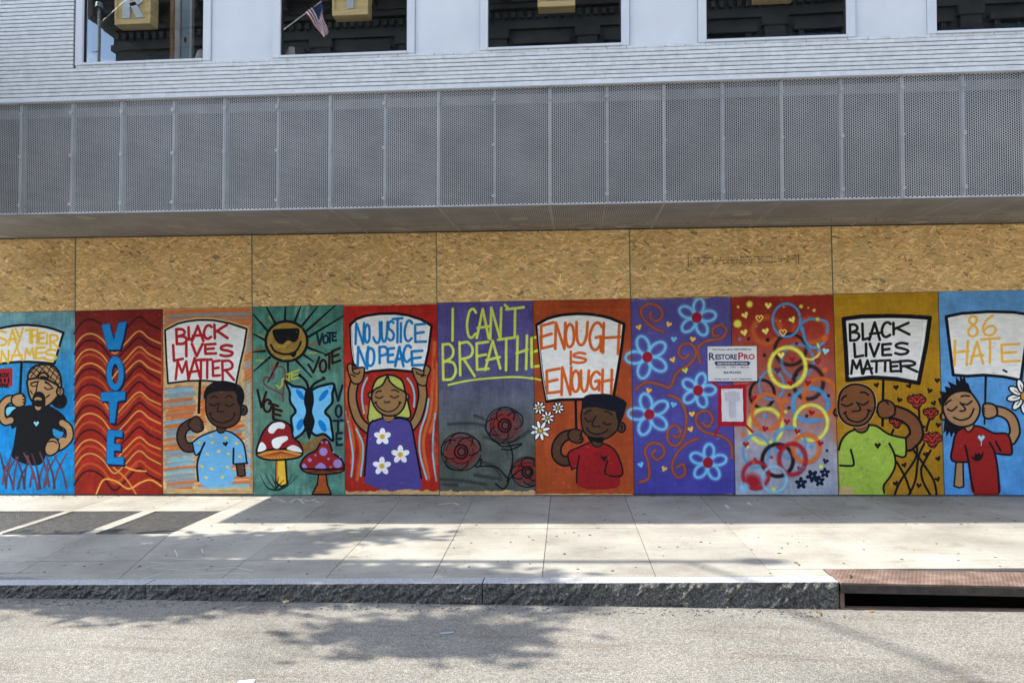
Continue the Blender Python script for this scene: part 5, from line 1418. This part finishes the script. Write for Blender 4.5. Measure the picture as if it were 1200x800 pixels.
for i in range(n_-1):
    for j in range(n_-1): f.append((i*n_+j, (i+1)*n_+j, (i+1)*n_+j+1, i*n_+j+1))
nv = len(v); v += [(a, -.0034, c) for a, b, c in v]; 
bord = [i*n_ for i in range(n_)]+[(n_-1)*n_+j for j in range(1,n_)]+[i*n_+n_-1 for i in range(n_-2,-1,-1)]+[j for j in range(n_-2,0,-1)]
for a, b in zip(bord, bord[1:]+bord[:1]): f.append((b, a, a+nv, b+nv))
me = bpy.data.meshes.new('paper_notice'); me.from_pydata(v, [], f)
pn = link_mesh('paper_notice', me, M['paper'], loc=(px_, 0, pz_)); tag(pn, 'sheet of printed paper inside a red sprayed frame under the contractor sign', 'notice')
m = MB(); random.seed(5)
rows_n = 24
for i in range(rows_n):
    z = .40-.82*i/rows_n
    hw = (.36 if i < 9 else .14+.05*random.random()); hw = hw if i else .2
    x = -hw+random.uniform(0,.02)
    while x < hw-.02:
        l = random.uniform(.02,.07); m.box(x*pw, min(x+l,hw)*pw, -.0098, -.0092, z*ph, z*ph+.0042); x += l+.015
tl_ = m.build('print_lines', M['grey_print'], pn); tl_['kind'] = 'stuff'
MB().box(-.44*pw,-.36*pw,-.0098,-.0085,.47*ph,.5*ph).build('staple', M['bolt'], pn)

# ------------------------------------------------------------------ the building
TILT = .015
bld = empty('commercial_building', (0,0,0), (0, TILT, 0)); tag(bld, 'pale modern commercial building with a white brick upper floor over a perforated metal overhang', 'building')
XL, XR = -7.25, 9.6
MB().box(XL-.08, 11, .021, .5, -.4, 3.5).build('lower_wall', M['mortar'], bld)
MB().box(XL, 11, .5, 9, -.4, 3.3).build('lower_body', M['mortar'], bld)

def perf_mesh(w, h, pitch=.025, rh=.0108):
    """sheet in the xz plane, origin at lower left, round (six sided) holes in a staggered grid"""
    cxs = pitch*.8660254; Rc = pitch/math.sqrt(3)
    nc = int(w/cxs)+2; nr = int(h/pitch)+2
    V = []; F = []
    ang = [math.pi/3*k for k in range(6)]
    ca = np.cos(ang); sa = np.sin(ang)
    for c in range(nc):
        x = c*cxs
        for r_ in range(nr):
            z = r_*pitch+(pitch/2 if c % 2 else 0)
            if x-Rc > w or z-Rc > h: continue
            n = len(V)
            ox = np.clip(x+Rc*ca, 0, w); oz = np.clip(z+Rc*sa, 0, h)
            full = x-rh > .006 and x+rh < w-.006 and z-rh > .004 and z+rh < h-.004
            V += list(zip(ox, [0]*6, oz))
            if full:
                V += list(zip(x+rh*ca, [0]*6, z+rh*sa))
                for k in range(6):
                    j = (k+1) % 6; F.append((n+k, n+j, n+6+j, n+6+k))
            else: F.append(tuple(n+k for k in range(6)))
    me = bpy.data.meshes.new('perforated_panel'); me.from_pydata([tuple(map(float, q)) for q in V], [], F)
    me.validate()
    return me

SZ0, SZ1 = 3.33, 4.604
scr_e = empty('screen', (0,0,0)); scr_e.parent = bld
pw_ = 1.197
pm = perf_mesh(pw_-.006, SZ1-SZ0-.004); pm.materials.append(M['screen'])
x = -5.757-1.197-.32
xs_p = []
first = -5.757-1.197
k = 0
def xpost(i): return -5.757+1.1995*i
for i in range(-1, 14):
    xa = xpost(i)
    if i == -1: pass
    o = bpy.data.objects.new('perforated_panel', pm); COL.objects.link(o); o.parent = scr_e; o.location = (xa+.003, -1.5, SZ0+.002)
pm2 = perf_mesh(.32, SZ1-SZ0-.004); pm2.materials.append(M['screen'])
o = bpy.data.objects.new('perforated_panel', pm2); COL.objects.link(o); o.parent = scr_e; o.location = (xpost(-1)-.325, -1.5, SZ0+.002)
fl = MB().box(-.003,.003,-1.508,-1.499,SZ0,SZ1).mesh('panel_edge'); fl.materials.append(M['panel_edge'])
bt = MB().tube([(0,-1.514,0),(0,-1.500,0)], .021, 8).mesh('bolt'); bt.materials.append(M['bolt'])
st = MB().box(-.012,.012,-1.484,-1.43,SZ0+.01,SZ1-.01).mesh('stud'); st.materials.append(M['post'])
for i in range(-1, 14):
    for h_ in (0, 1):
        xx = xpost(i)+.6*h_
        if xx > 10.8: continue
        if h_ == 0:
            e = bpy.data.objects.new('panel_edge', fl); COL.objects.link(e); e.parent = scr_e; e.location.x = xx
        for z in (SZ0+.11, SZ0+.66, SZ1-.13):
            b_ = bpy.data.objects.new('bolt', bt); COL.objects.link(b_); b_.parent = scr_e; b_.location = (xx+.0008, 0, z)
        s_ = bpy.data.objects.new('stud', st); COL.objects.link(s_); s_.parent = scr_e; s_.location.x = xx+.004
MB().box(XL,11,-1.425,-1.40,SZ0+.12,SZ1).build('backing', M['cavity'], bld)
MB().box(XL,11,-1.45,-1.428,SZ1-.16,SZ1-.06).build('rail', M['rail'], bld)
MB().box(XL,11,-1.505,-1.493,SZ0-.004,SZ0+.002).build('screen_edge', M['rail'], bld)
# soffit
sof = empty('soffit', (0,0,0)); sof.parent = bld
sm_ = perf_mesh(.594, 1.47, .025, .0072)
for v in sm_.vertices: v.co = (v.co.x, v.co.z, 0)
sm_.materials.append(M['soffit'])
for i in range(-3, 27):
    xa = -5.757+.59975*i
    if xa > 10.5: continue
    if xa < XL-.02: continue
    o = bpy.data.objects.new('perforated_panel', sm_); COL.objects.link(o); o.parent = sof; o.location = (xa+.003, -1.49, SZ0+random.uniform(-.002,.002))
    if i % 2 == 0:
        MB().box(xa-.004, xa+.004, -1.488, -.02, SZ0-.006, SZ0+.01).build('joint_strip', M['post'] , sof)
MB().box(XL,-6.962,-1.49,-.02,SZ0-.001,SZ0+.003).build('infill_plate', M['soffit'], sof)
MB().box(XL,11,-1.44,-.0,SZ0+.10,SZ0+.115).build('backing', M['cavity'], sof)
MB().box(XL,11,-.03,-.005,SZ0-.012,SZ0+.03).build('wall_angle', M['drain_dark'], sof)
for i, (u, v) in enumerate(((207,271),(422,257),(469,270),(554,266.5),(608,256),(687,266),(731,263),(869,247),(914,256),(996,251),(1077,253),(1190,242),(330,264),(100,262))):
    p = ground_point(u, v, SZ0+.0)
    m = MB(); m.tube([(p[0]-.05, max(-1.3,p[1]), SZ0-.006),(p[0]-.05, max(-1.3,p[1]), SZ0+.02)], .105, 20)
    m.build('light_disc', M['disc'], sof, fix=True)

# brickwork ------------------------------------------------------------
bw = empty('brick_wall', (0,0,0)); bw.parent = bld
BZ0, CH_ = 4.622, .0447
NC = 8
MB().box(XL,11,-1.4975,-1.2,SZ1+.002,BZ0+NC*CH_).build('mortar_bed', M['mortar'], bw)
MB().box(XL,-5.13,-1.4975,-1.2,BZ0+NC*CH_+.001,7.6).build('mortar_bed', M['mortar'], bw)
MB().box(XL,11,-1.535,-1.49,SZ1-.002,BZ0-.004).build('metal_lip', M['frame'], bw)
BLN = .292; bmw = BLN-.0016; bmh = CH_-.0100
brick_me = []
for s in range(5):
    j = random.uniform(-.0012, .0012)
    m = MB().box(0,bmw,-1.522+j,-1.47,0,bmh).mesh('brick'); m.materials.append(M['brick']); brick_me.append(m)
cand = []
for c in range(NC):
    z = BZ0+c*CH_; off = [0,.5,.25,.75][c % 4]*BLN
    n = 0
    while XL+off+n*BLN < 10.98:
        cand.append((XL+off-BLN+n*BLN, z)); n += 1
pier = []
c = NC
while BZ0+c*CH_ < 7.5:
    z = BZ0+c*CH_; off = [0,.5,.25,.75][c % 4]*BLN
    n = 0
    while True:
        xa = XL+off-BLN+n*BLN; n += 1
        xb = xa+bmw
        if xa > -5.15: break
        pier.append((max(xa,XL), min(xb,-5.135), z))
    c += 1
near = sorted([q for q in cand if -6.2 < q[0] < 5.5 and q[0] > XL], key=lambda q: -q[0])
ind = near[:300]; inds = set(ind)
for (xa, z) in ind:
    o = bpy.data.objects.new('brick', random.choice(brick_me)); COL.objects.link(o); o.parent = bw
    o.location = (xa, 0, z+random.uniform(-.0008,.0008))
m = MB()
for q in cand:
    if q in inds: continue
    j = random.uniform(-.0012,.0012); xa = max(q[0], XL)
    if q[0]+bmw-xa < .01: continue
    m.box(xa, q[0]+bmw, -1.522+j, -1.47, q[1], q[1]+bmh)
for xa, xb, z in pier:
    if xb-xa < .01: continue
    j = random.uniform(-.0012,.0012); m.box(xa, xb, -1.522+j, -1.47, z, z+bmh)
o = m.build('bricks', M['brick'], bw); o['kind'] = 'stuff'
MB().box(-6.235,-6.215,-1.526,-1.49,5.03,5.8).build('dark_joint', M['drain_dark'], bw)  # added dark strip on the brick face, stands for a recessed vertical joint
# sill course of upright header bricks under the windows
o = MB()
for i in range(70):
    xa = -5.10+i*.205
    if xa > 10.5: break
    o.box(xa, xa+.200, -1.518+random.uniform(-.001,.001), -1.46, BZ0+NC*CH_-.004, BZ0+NC*CH_+.022)
o = o.build('sill_bricks', M['brick'], bw); o['kind'] = 'stuff'

# windows ------------------------------------------------------------------
WZ0 = BZ0+NC*CH_+.024
GZ0 = 5.034; WT = 7.2
wc = [-4.318+2.302*i for i in range(7)]
hw_ = .709; fo = .085
for i, xc in enumerate(wc):
    w_ = empty('window', (xc, -1.5, WZ0)); w_.parent = bld
    z1 = WT-WZ0; g0 = GZ0-WZ0
    MB().box(-hw_-fo,-hw_,-.022,.07,0,z1).build('frame_post', M['frame'], w_, bevel=.004)
    MB().box(hw_,hw_+fo,-.022,.07,0,z1).build('frame_post', M['frame'], w_, bevel=.004)
    MB().box(-hw_-.001,hw_+.001,-.030,.07,0,g0).build('sill', M['frame'], w_, bevel=.004)
    MB().box(-hw_,hw_,-.022,.07,z1-fo,z1).build('head', M['frame'], w_)
    MB().box(-hw_,-hw_+.014,.01,.035,g0,z1-fo).box(hw_-.014,hw_,.01,.035,g0,z1-fo).box(-hw_+.014,hw_-.014,.01,.035,g0,g0+.012).build('gasket', M['black'], w_)
    pn_ = MB().box(-hw_+.005,hw_-.005,.025,.031,g0+.005,z1-fo).build('pane', M['glass'], w_)
    pn_.data.materials.append(M['glass_back'])
    for q in pn_.data.polygons:
        if q.normal.y > -.5: q.material_index = 1
    xa = xc+hw_+fo; xb = xc+2.302-hw_-fo
    MB().box(xa+.001,xb-.001,-1.497,-1.44,WZ0,WT).build('wall_panel', M['panel'], bld)
    MB().box(xa-.002,xa+.007,-1.499,-1.45,WZ0,WT).box(xb-.007,xb+.002,-1.499,-1.45,WZ0,WT).build('panel_joint', M['post'], bld)
MB().box(XL,11,-1.5,-1.3,WT+.001,8.0).build('parapet', M['panel'], bld)
MB().box(XL,11,-1.3,9,7.85,7.99).build('roof', M['mortar'], bld)
MB().box(XL-.02,XL-.001,-1.5,9,3.34,8.0).build('end_wall', M['panel'], bld)
MB().box(11.001,11.03,-1.5,9,-.4,8.0).build('end_wall', M['panel'], bld)
MB().box(XL,11,8.98,9,-.4,8.0).build('rear_wall', M['panel'], bld)
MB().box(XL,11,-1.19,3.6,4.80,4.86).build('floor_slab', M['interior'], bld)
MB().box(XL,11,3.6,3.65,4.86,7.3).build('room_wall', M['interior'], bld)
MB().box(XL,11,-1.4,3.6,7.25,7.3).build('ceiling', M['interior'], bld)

# things standing behind the glass -------------------------------------------
def zt(x, z0): return z0-TILT*x
def crate(u0, u1, letter, lab):
    xa = wall_point(u0, 3, -1.40)[0]; xb = wall_point(u1, 3, -1.40)[0]; xc = (xa+xb)/2; w = xb-xa; h = .46
    z0 = 5.508-TILT*xc
    e = empty('sign_crate', (xc, -1.40, z0), (0, TILT, 0)); tag(e, lab, 'crate sign', 'plywood crates with silver letters hanging in the windows')
    t = .045
    MB().box(-w/2,w/2,.0,.16,0,t+.02).build('slat', M['crate'], e, bevel=.003)
    MB().box(-w/2,w/2,.0,.16,h-t,h).build('slat', M['crate'], e, bevel=.003)
    MB().box(-w/2,-w/2+.025,.001,.16,t+.021,h-t-.001).build('slat', M['crate'], e)
    MB().box(w/2-.025,w/2,.001,.16,t+.021,h-t-.001).build('slat', M['crate'], e)
    MB().box(-w/2+.026,w/2-.026,.02,.03,t+.021,h-t-.001).build('back_panel', M['crate'], e)
    z0_, z1_ = t+.025, h-t-.01; s = .055
    if letter == 'R':
        polys = [[(-.12,z0_),(-.03,z0_),(-.03,z1_),(-.12,z1_)],[(.05,z0_),(.14,z0_),(.03,z0_+.19),(-.04,z0_+.17)],[(-.03,z1_-.06),(.06,z1_-.06),(.06,z1_),(-.03,z1_)],[(.06,z0_+.15),(.12,z0_+.18),(.12,z1_-.02),(.06,z1_)],[(-.03,z0_+.13),(.06,z0_+.15),(.06,z0_+.20),(-.03,z0_+.19)]]
    elif letter == 'I': polys = [[(-.035,z0_),(.04,z0_),(.04,z1_),(-.035,z1_)]]
    elif letter == 'H': polys = [[(-.11,z0_),(-.02,z0_),(-.02,z1_),(-.11,z1_)],[(.03,z0_),(.12,z0_),(.12,z1_),(.03,z1_)],[(-.02,z0_+.12),(.03,z0_+.12),(.03,z0_+.18),(-.02,z0_+.18)]]
    else: polys = []
    if polys:
        m = MB()
        for pg in polys: m.poly([(a,.018,b) for a, b in pg], .022, (0,-1,0))
        m.build('letter', M['silver'], e, fix=True)
    for sx in (-.15,.15): MB().tube([(sx,.08,h),(sx,.08,7.2-z0)], .003, 6).build('cord', M['drain_dark'], e)
crate(134, 176, 'R', 'plywood crate with a silver letter, in the leftmost window')
crate(389, 431, 'I', 'plywood crate with one upright silver bar, in the second window beside the flag reflection')
crate(630, 674, 'H', 'plywood crate showing two short silver letter feet, in the middle window')
crate(885, 931, '', 'plywood crate of which only the bottom edge shows, in the fourth window')
zf = 4.86
for nm, xa, xb, y0, y1, mt, lab in (('timber_post',-4.21,-4.155,-1.02,-.9,'wood','orange brown timber post behind the leftmost window'),('pale_post',-4.15,-4.085,-1.02,-.9,'pale_post','pale painted post beside the timber post behind the leftmost window')):
    o = MB().box(0,xb-xa,0,y1-y0,0,2.3).build(nm, M[mt], loc=(xa,y0,zt(xa,zf)), rot=(0,TILT,0), bevel=.006); tag(o, lab, 'post')
dv = empty('door_leaf', (-4.075,-1.0,zt(-4.07,zf)), (0,TILT,0)); tag(dv, 'blue grey door leaf with an oval slot behind the leftmost window', 'door')
MB().box(0,.105,0,.04,0,2.3).build('leaf', M['blue_panel'], dv, bevel=.004)
m = MB(); n = 18
m.v = [(.05+.017*math.cos(2*math.pi*k/n), -.003, .62+.035*math.sin(2*math.pi*k/n)) for k in range(n)]+[(.05+.017*math.cos(2*math.pi*k/n), .004, .62+.035*math.sin(2*math.pi*k/n)) for k in range(n)]
m.f = [tuple(range(n))]+[(k, n+k, n+(k+1) % n, (k+1) % n) for k in range(n)]
m.build('slot', M['black'], dv, fix=True)
MB().box(.107,.132,-.01,.05,0,2.3).build('edge_trim', M['pale_post'], dv)
def ornament(x, y, h, lab):
    m = MB(); m.tube([(0,0,0),(0,0,.05),(.01,0,.12),(0,0,.2),(.012,0,.26),(0,0,h)], [.06,.045,.075,.05,.035,.012], 12)
    o = m.build('ornament', M['ornament'], loc=(x,y,zt(x,GZ0-.03)), fix=True, smooth=True); tag(o, lab, 'ornament')
    return o
ornament(-3.74,-1.18,.27,'pale lumpy ornament in the right corner of the leftmost window')
ornament(-2.66,-1.18,.22,'pale lumpy ornament in the left corner of the second window')
for x, w in ((-3.74,.10),(-2.66,.10)): 
    pass
shf = MB()
sh_ = MB().box(0,14.0,0,.28,0,.03).build('window_shelf', M['interior'], loc=(-5.2,-1.32,zt(-5.2,GZ0-.065)), rot=(0,TILT,0)); tag(sh_, 'dark shelf running behind the windows', 'shelf')

# ------------------------------------------------------------------ across the street (seen in the glass)
FY = -19.0
ob = empty('stone_building', (0, FY, 0)); tag(ob, 'dark classical stone building across the street mirrored in the windows', 'building')
OX0, OX1 = -15.9, 26.5
MB().box(OX0,OX1,-12,0,-.3,13.1).build('wall', M['stone'], ob)
MB().box(OX0-.12,OX1,-12.1,.12,13.1,13.3).box(OX0-.05,OX1,-12,.06,13.3,13.75).box(OX0-.3,OX1,-12.3,.30,13.75,13.92).build('entablature', M['stone'], ob)
MB().box(OX0-1.0,OX1,-12.9,1.0,14.3,14.5).box(OX0-1.25,OX1,-13.1,1.25,14.5,14.75).box(OX0-1.1,OX1,-13,1.1,14.75,14.95).box(OX0-.4,OX1,-12.4,.4,13.92,14.3).build('cornice', M['stone'], ob)
MB().box(OX0,OX1,-12,-.3,14.95,15.6).build('parapet', M['stone'], ob)
dm = MB().box(0,.13,.06,.22,13.45,13.66).mesh('dentil'); dm.materials.append(M['stone'])
for i in range(150):
    xx = OX0+.1+i*.28
    if xx > OX1-.2: break
    d_ = bpy.data.objects.new('dentil', dm); COL.objects.link(d_); d_.parent = ob; d_.location.x = xx
md = MB().box(-.16,.16,.3,.95,14.05,14.3).box(-.13,.13,.3,.7,13.93,14.05).mesh('bracket'); md.materials.append(M['stone'])
for i in range(30):
    xx = OX0+.3+i*1.55
    if xx > OX1: break
    d_ = bpy.data.objects.new('bracket', md); COL.objects.link(d_); d_.parent = ob; d_.location.x = xx
for i in range(14):
    xc = -12.9+3.1*i
    if xc > OX1-1: break
    MB().box(xc+1.2,xc+1.9,0,.16,0,12.95).box(xc+1.12,xc+1.98,0,.22,12.75,13.09).build('pilaster', M['stone'], ob, bevel=.02)
    for (z0, z1) in ((9.6,12.55),(5.0,8.2),(1.0,4.0)):
        w_ = empty('window', (xc, .0, z0)); w_.parent = ob
        h = z1-z0
        MB().box(-.78,-.6,-.02,.14,-.1,h).box(.6,.78,-.02,.14,-.1,h).box(-.95,.95,-.02,.22,h,h+.22).box(-.9,.9,-.02,.24,-.28,-.1).build('surround', M['stone'], w_)
        MB().box(-.6,.6,-.001,.012,-.1,h).build('pane', M['far_glass'], w_)
        MB().box(-.03,.03,.013,.05,-.1,h).box(-.6,.6,.013,.05,h*.5,h*.5+.06).build('glazing_bar', M['stone_dark'], w_)

# flag on a short staff, mirrored in the second window
fp = empty('flag', (-9.0,-16.2,10.9)); tag(fp, 'small red, white and blue striped flag on a slanting staff mirrored in the second window', 'flag')
def mir(u, v, Y=-15.5):
    a = ROTM @ np.array([(u-600)/CAM_F, -(v-400)/CAM_F, -1.0])
    t = (-1.47-CPOS[1])/a[1]; p = CPOS+t*a
    s = (Y+1.47)/(-a[1]); q = p+np.array((a[0],-a[1],a[2]))*s
    return Vector(q)
fp.location = mir(325, 41)
o0 = fp.location.copy()
A_, B_ = mir(357, 15.5)-o0, mir(376, 2)-o0
C_, D_ = mir(379.5, 46)-o0, mir(384.5, 38)-o0
MB().tube([(0,0,0), tuple(B_*1.02)], .018, 8).build('staff', M['pale_post'], fp, fix=True)
for i in range(13):
    a0, a1 = i/13, (i+1)/13
    def ptn(s, t):
        top = A_.lerp(B_, s); bot = C_.lerp(D_, s)
        q = top.lerp(bot, t); q = q+Vector((0, .05*math.sin(t*7+s*5), 0))+Vector((.02*math.sin(t*9),0,0)); return q
    v = []; f = []
    t0 = .42 if i >= 6 else 0
    for k in range(9):
        t = t0+(1-t0)*k/8
        v += [tuple(ptn(a0,t)), tuple(ptn(a1,t)), tuple(ptn(a1,t)+Vector((0,-.004,0))), tuple(ptn(a0,t)+Vector((0,-.004,0)))]
    for k in range(8):
        n = 4*k
        for j in range(4): f.append((n+j, n+(j+1) % 4, n+4+(j+1) % 4, n+4+j))
    me = bpy.data.meshes.new('stripe'); me.from_pydata(v, [], f); link_mesh('stripe', me, M['flag_red'] if i % 2 == 0 else M['flag_white'], fp)
v = []; f = []
for k in range(5):
    t = .42*k/4
    v += [tuple(ptn(6/13,t)), tuple(ptn(1,t)), tuple(ptn(1,t)+Vector((0,-.004,0))), tuple(ptn(6/13,t)+Vector((0,-.004,0)))]
for k in range(4):
    n = 4*k
    for j in range(4): f.append((n+j, n+(j+1) % 4, n+4+(j+1) % 4, n+4+j))
me = bpy.data.meshes.new('canton'); me.from_pydata(v, [], f); ct = link_mesh('canton', me, M['flag_blue'], fp)
m = MB()
for a in range(9):
    for b in range(6 if a % 2 == 0 else 5):
        t = .42*(a+.7)/9.6; s = 6/13+(7/13)*((b+.6 if a % 2 == 0 else b+1.1))/6.3
        p = ptn(s, t)
        pts = []
        for k in range(10):
            r_ = .016 if k % 2 == 0 else .007; an = math.pi/2+k*math.pi/5
            pts.append((p.x+r_*math.cos(an), p.y+.003, p.z+r_*math.sin(an)))
        m.poly(pts, .003, (0,1,0))
stars = m.build('stars', M['flag_white'], ct, fix=True); stars['kind'] = 'stuff'

# street lamps ---------------------------------------------------------------
def street_lamp(loc, h, arm, lab):
    e = empty('street_lamp', loc); tag(e, lab, 'street lamp', 'street lamps')
    MB().tube([(0,0,0),(0,0,h*.5),(0,0,h)], [.09,.065,.042], 12).build('pole', M['pole'], e, fix=True, smooth=False)
    MB().tube([(0,0,0),(0,0,.12),(0,0,.3)], [.2,.2,.11], 12).build('base', M['pole'], e, fix=True)
    MB().tube([(-.03,0,h-.1),(.0,0,h-.1+.001),(0,0,h+.06)], [.12,.12,.09], 10).build('cap', M['pole'], e, fix=True)
    a = Vector(arm)
    MB().tube([(0,0,h-.6),tuple(Vector((0,0,h-.6))+a*.5+Vector((0,0,.1))),tuple(Vector((0,0,h-.6))+a)], [.026,.022,.018], 8).build('arm', M['pole'], e, fix=True)
    MB().tube([tuple(Vector((0,0,h-.62))+a-a.normalized()*.2), tuple(Vector((0,0,h-.62))+a+a.normalized()*.15), tuple(Vector((0,0,h-.64))+a+a.normalized()*.5)], [.03,.08,.05], 10).build('lamp_head', M['pole'], e, fix=True)
    return e
street_lamp((-13.6,-14.6,-.02), 12.6, (3.2,.4,1.9), 'tall steel street lamp across the road mirrored in the leftmost window')
street_lamp((-8.45,-2.98,-.1), 9.6, (.1,-2.6,1.3), 'steel street lamp on the near pavement left of the picture')

# street trees (left of the picture; they throw the dappled shade) -------------
def tree(loc, h, cr, lab, seed, n_leaf=5200, zc=5.0, zr=2.1, extra=()):
    r = random.Random(seed)
    e = empty('street_tree', loc); tag(e, lab, 'tree', 'street trees along the kerb')
    m = MB(); tips = []
    m.tube([(0,0,0),(.03,.02,1.2),(-.02,.05,2.4),(.05,0,zc-1.0)], [.17,.13,.11,.09], 10)
    for i in range(13):
        a = r.uniform(0, 2*math.pi); z0 = r.uniform(2.2, zc-.9)
        rr = r.uniform(.5, .95)*cr; z1 = zc+r.uniform(-.8,.75)*zr
        p0 = Vector((0,0,z0)); p2 = Vector((rr*1.3*math.cos(a), rr*.80*math.sin(a), z1)); p1 = p0.lerp(p2,.5)+Vector((0,0,.25))
        m.tube([tuple(p0),tuple(p1),tuple(p2)], [.06,.035,.012], 6); tips += [p1.lerp(p2,t) for t in (.3,.6,.85,1)]
        for k in range(3):
            q = p1.lerp(p2, r.uniform(.2,.8)); d = Vector((r.uniform(-1.2,1.2),r.uniform(-.35,.35),r.uniform(-.3,.8)))*cr*.35
            m.tube([tuple(q), tuple(q+d)], [.018,.006], 5); tips += [q+d*.6, q+d]
    for q in extra:
        q = Vector(q); p0 = Vector((0,0,zc-1.6)); m.tube([tuple(p0), tuple(p0.lerp(q,.5)+Vector((0,0,.2))), tuple(q)], [.05,.03,.012], 6)
        tips += [q+Vector((r.uniform(-.24,.24), r.uniform(-.14,.14), r.uniform(-.25,.25))) for _ in range(9)]
    m.build('trunk', M['bark'], e, fix=True)
    v = []; f = []
    cl = [(t, r.uniform(.25,.52)) for t in tips]
    for i in range(n_leaf):
        c, s = r.choice(cl)
        p = c+Vector((r.gauss(0,s*.6), r.gauss(0,s*.36), r.gauss(0,s*.45)))
        q = Vector((r.uniform(-1,1), r.uniform(-1,1), r.uniform(-.5,.5))).normalized(); w = q.cross(Vector((r.uniform(-1,1),r.uniform(-1,1),1))).normalized()
        l = r.uniform(.07,.12)
        n = len(v)
        v += [tuple(p-q*l), tuple(p+w*l*.5), tuple(p+q*l), tuple(p-w*l*.5)]
        f.append((n,n+1,n+2,n+3))
    me = bpy.data.meshes.new('crown'); me.from_pydata(v, [], f); c = link_mesh('crown', me, M['leaf'], e); c['kind'] = 'stuff'
tree((-8.2,-3.0,-.08), 7, 1.45, 'young leafy street tree on the pavement left of the picture', 3, 11500, 4.9, 2.3, ((.95,-1.32,6.05),))
tree((-12.3,-3.0,-.1), 8, 1.45, 'second street tree further left along the kerb', 8, 8500, 5.7, 2.1)
